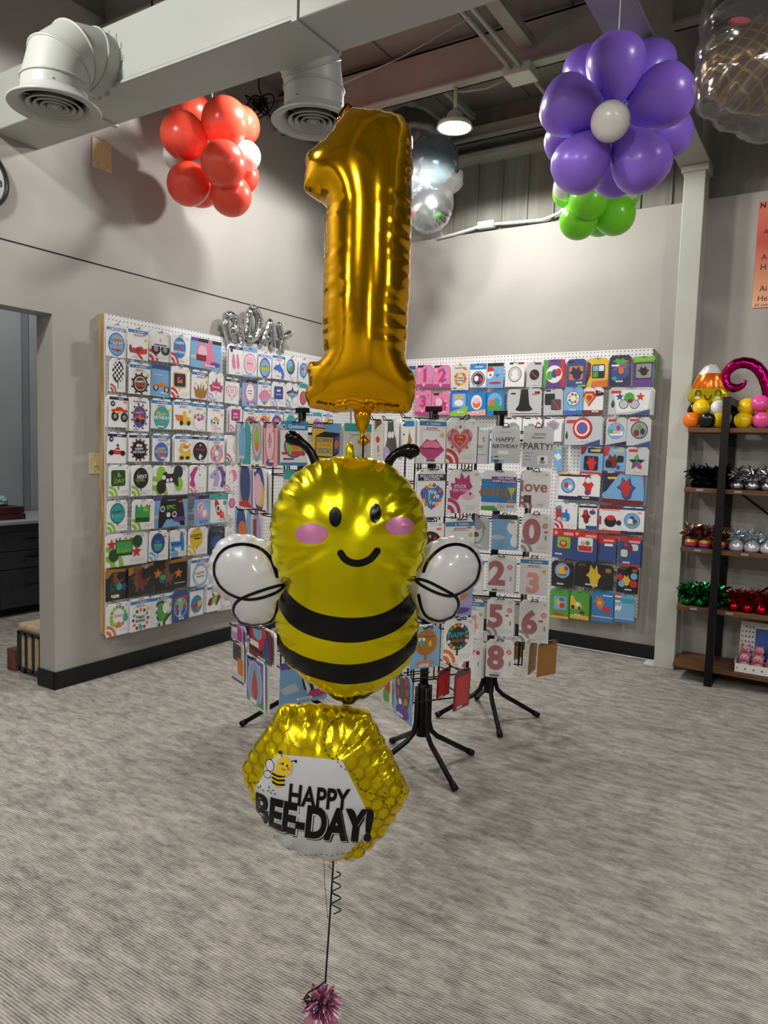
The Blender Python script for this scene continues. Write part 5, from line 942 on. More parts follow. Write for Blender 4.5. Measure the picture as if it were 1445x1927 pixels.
# gold number one
cx, cy = 680, 490; fn = tracer(540, 180, .3528, cx, cy, TB+.03)
t1 = thing('number_balloon', 'large shiny gold foil number one balloon above the bee', 'balloon', M=facing(cx, cy, TB+.03, yaw=.0))
OUT1 = T_(fn, [335, 85, 430, 90, 520, 102, 600, 118, 640, 155, 665, 215, 668, 300, 672, 400, 664, 480, 667, 580, 662, 700, 660, 850, 655, 1000, 648, 1150, 640, 1300, 634, 1425, 682, 1490, 686, 1560, 674, 1640, 640, 1692, 560, 1694, 440, 1694, 330, 1684, 250, 1692, 180, 1672, 125, 1665, 95, 1600, 112, 1555, 118, 1520, 103, 1455, 130, 1422, 195, 1408, 188, 1300, 190, 1150, 195, 1000, 200, 800, 207, 650, 215, 590, 150, 540, 98, 510, 93, 440, 106, 390, 100, 330, 150, 292, 215, 240, 270, 160])
f1 = Foil(OUT1, .105, .03, .002, .22, .012, .0045, .0075, 4, .0009, .018, per=4, power=.5)
link('foil_body', f1.mesh('foil_body', M_gold), t1)
def q2(x, y, z=0): a, b = fn(x, y); return (a, b, z)
MB().tube([q2(405, 1670), q2(402, 1720), q2(402, 1770), q2(402, 1808), q2(405, 1830), q2(410, 1850), q2(410, 1868)], [.022, .02, .014, .004, .012, .016, .004], M_gold, 12).obj('tied_tail', t1, True)
MB().tube([q2(255, 195), q2(285, 120), q2(310, 80), q2(325, 62), q2(345, 72)], [.004, .009, .009, .011, .006], mat('copper_foil', '7a3d05', .15, 1), 10).obj('top_tab', t1, True)
# bee
cx, cy = 655, 1050; fb = tracer(370, 800, .3875, cx, cy, TB)
tb_ = thing('bee_balloon', 'smiling yellow foil bee balloon with black stripes and white wings', 'balloon', M=facing(cx, cy, TB))
OUTB = T_(fb, [740, 152, 800, 156, 870, 167, 930, 190, 985, 230, 1040, 290, 1080, 355, 1107, 430, 1118, 510, 1112, 600, 1092, 675, 1062, 738, 1036, 788, 1054, 845, 1074, 920, 1078, 1000, 1065, 1080, 1035, 1150, 980, 1208, 920, 1255, 860, 1297, 800, 1330, 735, 1352, 690, 1335, 635, 1298, 560, 1250, 490, 1200, 430, 1140, 396, 1060, 385, 980, 391, 900, 404, 840, 432, 785, 402, 735, 376, 670, 361, 600, 356, 520, 365, 440, 386, 370, 422, 300, 470, 242, 530, 198, 600, 168, 670, 154])
fbee = Foil(OUTB, .118, .042, .005, .45, .022, .004, .007, 9, .0011, .045, per=6)
link('foil_body', fbee.mesh('foil_body', M_bee), tb_)
P_ = lambda *a: T_(fb, a)
fbee.band('stripe', P_(424, 768, 500, 832, 600, 880, 740, 902, 880, 892, 980, 850, 1042, 800), P_(396, 868, 470, 940, 560, 985, 700, 1015, 830, 1012, 960, 975, 1030, 925, 1066, 875), M_blk, tb_)
fbee.band('stripe', P_(386, 985, 440, 1050, 540, 1095, 680, 1122, 800, 1122, 920, 1095, 1010, 1050, 1078, 985), P_(404, 1088, 450, 1150, 560, 1195, 700, 1222, 800, 1222, 900, 1200, 990, 1150, 1062, 1082), M_blk, tb_)
fbee.band('stinger', P_(632, 1288, 690, 1300, 740, 1302, 800, 1297, 866, 1284), P_(660, 1312, 700, 1335, 735, 1349, 770, 1338, 830, 1312), mat('dark_tip', '3a3608', .2, .8), tb_, 30, 6)
s_ = .3875*TB/F
fbee.disc('eye', fb(688, 443), 29*s_, 46*s_, 0, M_blk, tb_); fbee.disc('eye', fb(871, 427), 26*s_, 45*s_, 0, M_blk, tb_)
fbee.disc('cheek', fb(577, 521), 77*s_, 48*s_, .06, M_cheek, tb_); fbee.disc('cheek', fb(982, 486), 66*s_, 43*s_, .05, M_cheek, tb_)
fbee.stroke('mouth', P_(714, 608, 735, 636, 770, 652, 805, 653, 845, 637, 865, 618, 879, 599), 32*s_, M_blk, tb_)
def wing(outl, line):
    w = thing_part = None
    fo = Foil(P_(*outl), .052, .034, .004, .4, .014, .0045, .008, 3, .0006, .02, per=6)
    o = link('wing', fo.mesh('wing', M_wing), tb_); o.location = (0, 0, -.025)
    fo.stroke('wing_outline', P_(*line), 14*s_, M_blk, o, .0014)
wing([372, 640, 350, 582, 290, 547, 210, 530, 130, 545, 70, 600, 48, 680, 60, 770, 100, 832, 152, 868, 160, 905, 178, 950, 222, 980, 280, 986, 340, 975, 385, 945, 402, 880, 445, 800, 440, 740, 400, 690],
     [392, 735, 370, 670, 330, 612, 270, 583, 205, 578, 140, 600, 97, 650, 86, 710, 110, 770, 160, 815, 230, 838, 300, 838, 380, 815, 420, 788, 415, 776, 350, 790, 250, 825, 200, 855, 178, 890, 181, 930, 212, 962, 270, 978, 340, 968, 380, 930, 397, 857])
wing([1100, 610, 1160, 560, 1220, 540, 1290, 546, 1350, 580, 1388, 640, 1392, 700, 1370, 770, 1322, 815, 1287, 838, 1285, 880, 1265, 930, 1220, 960, 1160, 970, 1110, 955, 1072, 915, 1050, 855, 1015, 800, 1030, 730, 1070, 670],
     [1100, 708, 1120, 660, 1160, 615, 1210, 586, 1270, 578, 1330, 600, 1370, 650, 1374, 710, 1350, 765, 1300, 805, 1240, 825, 1180, 815, 1110, 785, 1067, 757, 1072, 746, 1120, 755, 1200, 795, 1255, 830, 1273, 870, 1264, 910, 1230, 940, 1180, 953, 1122, 935, 1092, 890, 1076, 822])
def q3(x, y, z=0): a, b = fb(x, y); return (a, b, z)
MB().tube([q3(582, 200), q3(573, 170), q3(558, 135), q3(535, 105), q3(512, 88), q3(490, 74), q3(468, 62), q3(445, 55), q3(430, 52)], [.011, .011, .0105, .010, .0105, .014, .018, .015, .004], M_blk, 14).obj('antenna', tb_, True)
MB().tube([q3(925, 200), q3(938, 170), q3(958, 145), q3(982, 132), q3(1005, 126), q3(1030, 124), q3(1055, 132), q3(1068, 140), q3(1074, 148)], [.011, .011, .0105, .011, .014, .019, .019, .014, .004], M_blk, 14).obj('antenna', tb_, True)
MB().tube([q3(745, 165), q3(744, 130), q3(742, 100), q3(738, 84)], [.012, .010, .009, .003], M_bee, 10).obj('valve_tab', tb_, True)
# hexagon
cx, cy = 612, 1470; fh = tracer(430, 1300, .2561, cx, cy, TB-.01)
th_ = thing('hexagon_balloon', 'yellow honeycomb hexagon foil balloon lettered happy bee-day', 'balloon', M=facing(cx, cy, TB-.01))
H_ = lambda *a: T_(fh, a)
def dens(pts, k=6):
    o = []
    for i in range(len(pts)):
        a, b = pts[i], pts[(i+1) % len(pts)]
        for j in range(k): t = j/k; o.append((a[0]+(b[0]-a[0])*t, a[1]+(b[1]-a[1])*t))
    return np.array(o)
OUTH = dens(H_(390, 96, 660, 90, 920, 118, 1032, 156, 1110, 290, 1210, 480, 1332, 732, 1292, 812, 1212, 950, 1130, 1060, 1000, 1200, 890, 1240, 720, 1230, 560, 1200, 430, 1140, 340, 1080, 250, 920, 172, 790, 107, 620, 96, 570, 170, 420, 240, 330, 300, 240, 352, 160))
fhex = Foil(OUTH, .085, .036, .004, .5, .025, .004, .007, 5, .0008, .03, per=0)
link('foil_body', fhex.mesh('foil_body', M_hex), th_)
WH = H_(405, 396, 560, 400, 690, 410, 850, 430, 935, 600, 1000, 740, 1026, 800, 1020, 940, 960, 1040, 830, 1185, 700, 1186, 560, 1166, 430, 1122, 345, 1078, 270, 900, 213, 664, 280, 560, 300, 480, 345, 440)
fhex.poly_decal('white_panel', dens(WH), mat('hex_white', 'c4c6ca', .4), th_, off=.0018)
hs = .2561*(TB-.01)/F; M_comb = mat('comb_line', 'b39a08', .3, .6)
lines = MB(); Xs = []; Fs = []; WHa = np.array(dens(WH)); R = 52
for i in range(-2, 17):
    for j in range(-2, 17):
        hx, hy = 60+i*R*1.732+(R*.866 if j % 2 else 0), 60+j*R*1.5
        c = np.array([fh(hx, hy)])
        if not inside(fhex.P, c)[0] or inside(WHa, c)[0]: continue
        for k in range(6):
            a0, a1 = math.radians(30+60*k), math.radians(90+60*k); A = fh(hx+R*.94*math.cos(a0), hy+R*.94*math.sin(a0)); B_ = fh(hx+R*.94*math.cos(a1), hy+R*.94*math.sin(a1)); A2 = fh(hx+R*.82*math.cos(a0), hy+R*.82*math.sin(a0)); B2 = fh(hx+R*.82*math.cos(a1), hy+R*.82*math.sin(a1))
            if inside(WHa, np.array([A, B_])).any() or not inside(fhex.P, np.array([A, B_])).all(): continue
            o = len(Xs); Xs += [A, ((A[0]+B_[0])/2, (A[1]+B_[1])/2), B_, B2, ((A2[0]+B2[0])/2, (A2[1]+B2[1])/2), A2]; Fs += [(o, o+1, o+4, o+5), (o+1, o+2, o+3, o+4)]
fhex.decal('honeycomb_print', Xs, Fs, M_comb, th_, .0012)['kind'] = 'stuff'
rt_ = -.115
fhex.text('lettering', 'HAPPY', fh(690, 677), 150*hs, rt_+.02, M_blk, th_, .0034, .028, .70)
fhex.text('lettering_shadow', 'BEE-DAY!', fh(645, 872), 262*hs, rt_, M_blk, th_, .0026, .05, .625)
fhex.text('lettering_gap', 'BEE-DAY!', fh(638, 864), 262*hs, rt_, mat('hex_white', 'dcdde0'), th_, .0031, .06, .625)
fhex.text('lettering', 'BEE-DAY!', fh(632, 856), 260*hs, rt_, M_blk, th_, .0038, .045, .625)
for pts in ([850, 155, 770, 190, 725, 260, 720, 340, 760, 400, 810, 420, 870, 390, 882, 345, 855, 325, 820, 360, 812, 420, 850, 475, 920, 510, 955, 560, 970, 620, 1030, 660, 1100, 690, 1140, 720, 1158, 700, 1148, 678, 1134, 700, 1145, 750, 1190, 785, 1240, 770, 1270, 710, 1278, 650],
            [440, 1110, 465, 1105, 462, 1125, 448, 1130, 500, 1155, 560, 1168, 620, 1148, 700, 1134, 800, 1137, 900, 1120, 1000, 1065], [165, 675, 175, 640, 205, 615, 245, 640, 265, 650, 262, 610, 245, 610, 250, 645, 300, 662, 345, 645, 375, 650, 380, 665, 355, 675, 330, 640, 340, 600]):
    fhex.stroke('dashed_trail', H_(*pts), 5*hs, M_blk, th_, .0026, dash=.006)
M_by = mat('mini_bee_yellow', 'd8b813', .4); 
fhex.disc('printed_bee_wing', fh(335, 478), 34*hs, 42*hs, .2, M_blk, th_, .002); fhex.disc('printed_bee_wing', fh(335, 478), 29*hs, 37*hs, .2, M_wing, th_, .0024)
fhex.disc('printed_bee_wing', fh(318, 540), 32*hs, 28*hs, .2, M_blk, th_, .0024); fhex.disc('printed_bee_wing', fh(318, 540), 27*hs, 23*hs, .2, M_wing, th_, .0028)
fhex.disc('printed_bee_body', fh(395, 562), 48*hs, 60*hs, .35, M_by, th_, .003)
for y in (528, 556, 586): fhex.stroke('printed_bee_stripe', H_(358+(y-528)*.0, y, 395, y+14, 442, y+10), 14*hs, M_blk, th_, .0034)
fhex.disc('printed_bee_head', fh(440, 472), 61*hs, 67*hs, 0, M_by, th_, .0034)
for x, y in ((432, 455), (464, 466)): fhex.disc('printed_bee_eye', fh(x, y), 6*hs, 9*hs, 0, M_blk, th_, .0038)
for x, y in ((415, 454), (473, 485)): fhex.disc('printed_bee_cheek', fh(x, y), 11*hs, 9*hs, 0, M_cheek, th_, .0038)
fhex.stroke('printed_bee_smile', H_(424, 485, 436, 497, 450, 490), 5*hs, M_blk, th_, .0038)
fhex.stroke('printed_bee_antenna', H_(424, 412, 418, 395, 406, 384), 6*hs, M_blk, th_, .0034); fhex.stroke('printed_bee_antenna', H_(490, 436, 505, 430, 524, 432), 6*hs, M_blk, th_, .0034)
fhex.disc('printed_bee_antenna_tip', fh(405, 383), 10*hs, 10*hs, 0, M_blk, th_, .0036); fhex.disc('printed_bee_antenna_tip', fh(524, 432), 10*hs, 10*hs, 0, M_blk, th_, .0036)

# ------------------------------------------------------------------ ribbons and tinsel weight
rb_ = thing('balloon_ribbon', 'black ribbon tying the bee balloons down to the pink weight', 'ribbon', dep(612, 1840, TB))
b0 = dep(612, 1840, TB)
def rp(x, y, t=TB): return dep(x, y, t)-b0
MB().tube([rp(684, 820), rp(683, 850, TB+.02), rp(681, 900, TB+.16), rp(660, 1200, TB+.17), rp(645, 1340, TB+.13), rp(630, 1500, TB+.12), rp(628, 1610), rp(621, 1720), rp(612, 1850)], .0022, M_black, 6).obj('strand', rb_, True)
MB().tube([rp(609, 1612), rp(611, 1660), rp(617, 1730)], .0007, M_black, 5).obj('strand', rb_, True)
pts = []
for i in range(70):
    a = i/69; ang = a*2*math.pi*3.6; pts.append(rp(631+8*math.sin(ang)+2, 1640+80*a, TB-.004+.009*math.cos(ang)))
MB().tube(pts, .0016, M_black, 5).obj('curl', rb_, True)
MB().tube([rp(628, 1640), rp(619, 1630), rp(622, 1622), rp(634, 1625), rp(632, 1616)], .0008, M_black, 5).obj('curl', rb_, True)
MB().tube([rp(614, 1845), rp(598, 1858, TB-.05), rp(580, 1868, TB-.07), rp(572, 1880, TB-.075), rp(578, 1890, TB-.075), rp(588, 1880, TB-.075), rp(580, 1874, TB-.07), rp(574, 1884, TB-.07), rp(590, 1884, TB-.075), rp(596, 1880, TB-.07)], .0022, M_black, 6).obj('curl', rb_, True)
def tinsel(name, m_base, m_shred, r, hb, ht, n, seed, stripes=None):
    """gathered foil weight: crimped base bag with a burst of shredded foil on top; returns two meshes"""
    rnd = random.Random(seed); st = random.getstate(); random.seed(seed)
    b = MB(); prof = [(0, 0), (r*.82, 0), (r, hb*.25), (r*.98, hb*.6), (r*.7, hb*.9), (r*.3, hb*1.08), (r*.26, hb*1.15)]
    if stripes:
        for i in range(len(prof)-1): b.lathe([prof[i], prof[i+1]], stripes[i % len(stripes)], 18)
    else: b.lathe(prof, m_base, 18, noise=.16)
    bm_ = b.mesh(name+'_base', True); s = MB()
    for i in range(n):
        a = rnd.uniform(0, 2*math.pi); e = rnd.uniform(-.25, 1.25); L = ht*rnd.uniform(.55, 1.05); w = ht*rnd.uniform(.05, .1)
        p0 = Vector((.12*r*math.cos(a), .12*r*math.sin(a), hb*1.05+rnd.random()*ht*.5)); d = Vector((math.cos(a)*math.cos(e), math.sin(a)*math.cos(e), math.sin(e)))
        side = d.cross(Vector((rnd.uniform(-1, 1), rnd.uniform(-1, 1), rnd.uniform(-1, 1)))).normalized()*w; p1 = p0+d*L*.55+Vector((0, 0, L*.1)); p2 = p0+d*L+Vector((0, 0, -.15*L*rnd.random()))
        q = side*.8; s.add([p0-side*.4, p0+side*.4, p1+q, p1-q, p2+side*.6, p2-side*.6], [(0, 1, 2, 3), (3, 2, 4, 5)], m_shred if not isinstance(m_shred, list) else rnd.choice(m_shred))
    random.setstate(st); return bm_, s.mesh(name+'_shreds')
def fo_mat(n, h, r=.18): return mat(n, h, r, 1)
def put_tinsel(ms, loc, label, group, rz, sc=1., name='balloon_weight'):
    t = thing(name, label, 'balloon weight', loc, group); t.rotation_euler.z = rz; t.scale = (sc,)*3
    link('base_bag', ms[0], t); link('shredded_top', ms[1], t); return t
wp = plane(608, 1985, 2, 0); wq = dep(606, 1880, TB-.01); wl = np.array([wq[0], wq[1], 0])
hgt = wq[2]
ms = tinsel('pink_tinsel', mat('pink_foil_base', 'd58fb0', .25, .7), [mat('pink_tinsel_a', 'e8a4c6', .2, .75), mat('pink_tinsel_b', 'b0557f', .2, .8), mat('pink_tinsel_c', 'ece6f4', .15, .8)], .04, hgt*.72, .044, 420, 4)
put_tinsel(ms, wl, 'pink tinsel balloon weight at the bottom of the bee ribbon', None, 0)
# ------------------------------------------------------------------ latex balloon clusters
def latex_mesh(name, m, el=1.12):
    if el < 1: return MB().lathe([(0, -1.13), (.05, -1.12), (.045, -1.08), (.09, -1.03)]+[(math.sin(math.pi*i/14)*(1 if i > 7 else .985), -1.02*math.cos(math.pi*i/14)) for i in range(1, 15)], m, 28).mesh(name, True)
    prof = [(0, -1.18*el), (.05, -1.17*el), (.04, -1.12*el), (.07, -1.08*el), (.22, -.97*el), (.45, -.80*el), (.68, -.55*el), (.86, -.25*el), (.97, .08*el), (1.0, .3*el), (.95, .55*el), (.82, .77*el), (.62, .92*el), (.38, 1.0*el), (.15, 1.035*el), (0, 1.04*el)]
    return MB().lathe(prof, m, 28).mesh(name, True)
def latex(n, h, rough=.28): return mat('latex_'+n, h, rough, sub=.25, coat=.15, croughness=.2)
_lx = {}
def lball(parent, m, wp, r, axis, name='balloon', el=1.12):
    k = (m.name, el)
    if k not in _lx: _lx[k] = latex_mesh('latex_balloon', m, el)
    a = Vector(axis).normalized(); q = a.to_track_quat('Z', 'Y')
    o = link(name, _lx[k], parent); o.location = wp; o.rotation_mode = 'QUATERNION'; o.rotation_quaternion = q; o.scale = (r,)*3
def cluster(name, label, cpx, t, balls, hang, el=1.12, k=1.):
    """balls: px, py, radius px, depth offset, material, axis spread"""
    c = dep(cpx[0], cpx[1], t); th = thing(name, label, 'balloon cluster', c)
    for (x, y, r, dz, m, nm) in balls:
        p = dep(x, y, t+dz)-c; rr = r*(t+dz)/F
        ax = p+np.array([0, 0, 1e-4]); lball(th, m, p, rr*k, ax, nm, el)
    if hang: MB().tube([(0, 0, 0), hang-c if not isinstance(hang, float) else (0, 0, hang-c[2])], .0025, M_white, 5).obj('string', th)
    return th
M_cor = latex('coral', 'ff5540'); M_lw = latex('white', 'e8e4e2'); M_pur = latex('purple', '8f6be0', .33); M_grn = latex('green', '7ce424'); M_ly = latex('yellow', 'e8c400', .2); M_lk = latex('black', '101316', .2); M_lo = latex('orange', 'f07814', .2); M_lp = latex('pink', 'e8559f', .25)
cluster('balloon_cluster', 'coral red and white latex balloon cluster hanging behind the duct', (398, 300), 4.12, [
 (356, 208, 37, .14, M_cor, 'coral_balloon'), (346, 256, 40, -.05, M_cor, 'coral_balloon'), (423, 230, 41, -.04, M_cor, 'coral_balloon'), (452, 238, 34, .16, M_cor, 'coral_balloon'), (420, 309, 40, -.17, M_cor, 'coral_balloon'),
 (355, 346, 37, -.03, M_cor, 'coral_balloon'), (434, 367, 36, -.02, M_cor, 'coral_balloon'), (452, 330, 32, .16, M_cor, 'coral_balloon'), (378, 350, 36, .2, M_cor, 'coral_balloon'), (462, 294, 26, .06, M_lw, 'white_balloon'), (334, 293, 25, .08, M_lw, 'white_balloon')], 3.88, .98, 1.08)
cluster('balloon_cluster', 'purple latex balloon flower with white centre hanging from the beam', (1155, 232), 2.92, [
 (1158, 134, 55, -.02, M_pur, 'petal_balloon'), (1236, 188, 57, -.0, M_pur, 'petal_balloon'), (1082, 204, 55, -.02, M_pur, 'petal_balloon'), (1099, 300, 53, -.02, M_pur, 'petal_balloon'), (1199, 296, 55, -.02, M_pur, 'petal_balloon'), (1149, 229, 36, -.16, M_lw, 'centre_balloon'),
 (1222, 128, 46, .25, M_pur, 'petal_balloon'), (1108, 140, 46, .25, M_pur, 'petal_balloon'), (1250, 250, 46, .25, M_pur, 'petal_balloon'), (1078, 262, 46, .25, M_pur, 'petal_balloon'), (1158, 316, 46, .25, M_pur, 'petal_balloon')], 3.19)
gc = cluster('balloon_cluster', 'lime green latex balloon cluster hanging behind the purple flower', (1122, 385), 4.0, [
 (1107, 378, 35, -.12, M_grn, 'green_balloon'), (1089, 414, 34, -.02, M_grn, 'green_balloon'), (1156, 404, 36, -.02, M_grn, 'green_balloon'), (1070, 362, 28, .06, M_grn, 'green_balloon'), (1170, 362, 34, .08, M_grn, 'green_balloon'), (1128, 410, 32, .14, M_grn, 'green_balloon'), (1067, 352, 24, -.06, M_lw, 'white_balloon'), (1176, 356, 24, -.0, M_lw, 'white_balloon'), (1120, 345, 32, .1, M_grn, 'green_balloon')], 3.88, .98, 1.06)
# white hanger clip under the beam
hc = thing('ceiling_clip', 'small white clip on the beam holding the purple balloon flower', 'clip', dep(1165, 30, 2.55))
hz = 3.19-dep(1165, 30, 2.55)[2]
MB().box((-.012, -.004, hz-.03), (.012, .004, hz), M_white).tube([(0, 0, hz-.03), (.008, 0, hz-.045), (0, 0, hz-.06), (-.008, 0, hz-.05)], .003, M_white, 6).obj('clip', hc)
# ------------------------------------------------------------------ bagged foil balloons
def bag(name, label, M, poly, half, seed, sp=.06):
    f = Foil(poly, half, sp, .015, .5, .08, .012, .022, seed, .004, .12, per=6)
    me = f.mesh(name, M_bag); th = thing(name, label, 'bag', M=M); link('clear_bag', me, th); return th, f
def px_poly(flat, cx, cy, t): return [((x-cx)*t/F, -(y-cy)*t/F) for x, y in zip(flat[::2], flat[1::2])]
TBg = 2.35
bt, _f = bag('bagged_balloon', 'bagged ice cream cone foil balloon hanging at the upper right edge', facing(1440, 110, TBg), px_poly([1345, -60, 1322, 60, 1308, 150, 1318, 205, 1350, 228, 1400, 248, 1445, 262, 1520, 250, 1570, 150, 1560, 20, 1500, -80, 1420, -110], 1440, 110, TBg), .17, 2, .1)
M_waf = mat('waffle_foil', '7a5a22', .3, .6); nt, N, L, b_ = nodes(M_waf)
tc_ = N.new('ShaderNodeTexCoord'); mp_ = N.new('ShaderNodeMapping'); mp_.inputs['Rotation'].default_value = (0, 0, .7); mp_.inputs['Scale'].default_value = (30, 30, 0); L.new(tc_.outputs['Object'], mp_.inputs[0])
br_ = N.new('ShaderNodeTexBrick'); br_.offset = 0; br_.inputs['Scale'].default_value = 1; br_.inputs['Mortar Size'].default_value = .1; br_.inputs['Brick Width'].default_value = 1; br_.inputs['Row Height'].default_value = 1
br_.inputs['Color1'].default_value = lin('4a3212'); br_.inputs['Color2'].default_value = lin('40290e'); br_.inputs['Mortar'].default_value = lin('7c5c2c'); L.new(mp_.outputs[0], br_.inputs[0]); L.new(br_.outputs[0], b_.inputs['Base Color'])
fw_ = Foil(px_poly([1352, 60, 1322, 130, 1345, 185, 1400, 205, 1470, 205, 1530, 140, 1530, 60, 1440, 40], 1440, 110, TBg), .12, .06, .008, .4, .05, .01, .02, 8, .001, .05, per=6); link('cone_balloon', fw_.mesh('cone_balloon', M_waf), bt)
fw_ = Foil(px_poly([1350, 70, 1340, 10, 1365, -40, 1430, -80, 1500, -60, 1540, 10, 1520, 70, 1440, 55], 1440, 110, TBg), .12, .06, .008, .4, .05, .01, .02, 9, .001, .05, per=6); o_ = link('scoop_balloon', fw_.mesh('scoop_balloon', mat('choc_foil', '1e1512', .25, .5)), bt)
o_['label'] = 'dark brown scoop'
MB().lathe([(0, 0), (.03, .002), (.036, -.004)], mat('cherry', '9c1638', .3), 14, Matrix.Translation((-.13, .055, .10)) @ Matrix.Scale(.35, 4, (0, 1, 0))).obj('printed_cherry', bt)
TBh = 5.0
bt2, _f = bag('bagged_balloon', 'clear bag of silver and blue foil balloons hung behind the gold number', facing(800, 330, TBh), px_poly([770, 235, 830, 250, 862, 290, 858, 330, 868, 320, 872, 345, 855, 365, 850, 400, 828, 425, 835, 447, 820, 440, 790, 450, 745, 455, 720, 400, 715, 300], 800, 330, TBh), .2, 6, .12)
for (x, y, r, hx, me_) in ((805, 395, 45, 'b9bcc0', 1), (815, 300, 48, '6c8fa0', .6), (760, 330, 45, '86979e', .8)):
    p = px_poly([x-r, y, x-r*.7, y-r*.7, x, y-r, x+r*.7, y-r*.7, x+r, y, x+r*.7, y+r*.7, x, y+r, x-r*.7, y+r*.7], 800, 330, TBh); ff = Foil(p, .1, .06, .008, .4, .05, .014, .026, x, .001, .05, per=6)
    link('foil_balloon', ff.mesh('foil_balloon', mat('bagged_'+hx, hx, .2, me_)), bt2)
dk_, _f = bag('bagged_balloon', 'dark smoky bag of balloons under the roof corner behind gold number', facing(770, 235, TBh+.25), px_poly([730, 200, 780, 195, 830, 225, 845, 270, 830, 300, 760, 320, 700, 280], 770, 235, TBh+.25), .16, 12, .12)
ff = Foil(px_poly([735, 215, 780, 205, 820, 230, 830, 265, 790, 295, 730, 280], 770, 235, TBh+.25), .12, .08, .01, .4, .05, .014, .028, 3, .001, .05, per=6); link('foil_balloon', ff.mesh('foil_balloon', mat('smoky_foil', '3a3c3a', .3, .5)), dk_)

# ------------------------------------------------------------------ silver letter balloons on the left board
M_sil = mat('silver_foil', 'c9ccd0', .12, 1, bump=.1, bscale=60)
def letter(name, label, c, strokes, r, rot):
    t = thing(name, label, 'balloon', M=axes(c, (0, .97, .0), (0, 0, 1), (1, 0, 0)) @ Matrix.Rotation(rot, 4, 'Z'), group='silver letter balloons on the left board')
    for st in strokes:
        P = smooth_open(np.array(st, float), 7); k = len(P); rs = [r*(.35+.65*min(1, min(i, k-1-i)/2.5))*(1+.10*math.sin(i*2.4)) for i in range(k)]
        MB().tube([(x, y, .0) for x, y in P], rs, M_sil, 12).obj('foil_stroke', t, True)
    return t
def lc(px, py): return plane(px, py, 0, .075)
Lh = .13
B_c = lc(437, 624); letter('letter_balloon', 'silver foil letter B balloon leaning on top of the left board', B_c, [[(-.045, .10), (-.05, .0), (-.045, -.10)], [(-.045, .10), (.02, .105), (.055, .06), (.03, .015), (-.03, .005)], [(-.03, .0), (.04, .0), (.07, -.045), (.04, -.095), (-.04, -.10)]], .029, .42)
letter('letter_balloon', 'silver foil letter D balloon on top of the left board', lc(476, 612), [[(-.055, .11), (-.055, .0), (-.055, -.10)], [(-.055, .11), (.01, .1), (.055, .05), (.06, -.02), (.02, -.085), (-.05, -.10)]], .029, -.15)
letter('letter_balloon', 'silver foil letter A balloon on top of the left board', lc(505, 629), [[(-.07, -.10), (-.035, .0), (.0, .11)], [(.0, .11), (.035, .0), (.07, -.10)], [(-.04, -.03), (.04, -.03)]], .027, -.12)
letter('letter_balloon', 'silver foil letter Y balloon on top of the left board', lc(530, 638), [[(0, -.12), (.0, -.06), (.0, .0)], [(0, .0), (-.03, .05), (-.06, .11)], [(0, .0), (.045, .035), (.095, .07)]], .027, -.1)

# ------------------------------------------------------------------ shelving on the right
SY0, SY1 = -.36, -.03; SX0, SX1 = 2.77, 4.3; SZ = [.107, .47, .832, 1.2, 1.564]
M_shelf = vary(mat('shelf_wood', '5e3b20', .5), ('4c2e17', '6f4828'), scale=(1, 9, 9), nscale=5)
su = thing('shelf_unit', 'black metal shelf unit with brown wooden shelves by the column', 'shelf unit', (SX0, SY1, 0))
for z in SZ: bevel(MB().box((0, SY0-SY1, z-.028), (SX1-SX0, 0, z), M_shelf).obj('shelf', su), .003)
for x in (.19, 1.2):
    MB().box((x, SY0-SY1-.035, 0), (x+.042, SY0-SY1-.002, 1.745), M_black).obj('front_post', su); MB().box((x, .0, 0), (x+.042, .025, 1.745), M_black).obj('rear_post', su); MB().box((x, SY0-SY1-.002, 1.70), (x+.042, 0, 1.745), M_black).obj('top_rail', su)
    MB().box((x, SY0-SY1-.002, .0), (x+.042, 0, .04), M_black).obj('foot_rail', su)
MB().tube([(.23, .01, 1.2), (1.2, .01, .5)], .006, M_black, 6).obj('cross_brace', su); MB().tube([(.23, .01, .4), (1.2, .01, 1.15)], .006, M_black, 6).obj('cross_brace', su)
for z, xs in ((1.2, (.09, .30)), (.832, (.1, .36)), (.47, (.1, .3))):
    for x in xs: MB().box((x-.02, SY0-SY1-.001, z-.018), (x+.02, SY0-SY1, z-.006), mat('shelf_tag', '8a8f94', .4)).obj('shelf_tag', su)
def sp3(x, z, y=-.29): return (x, y, SZ[z])
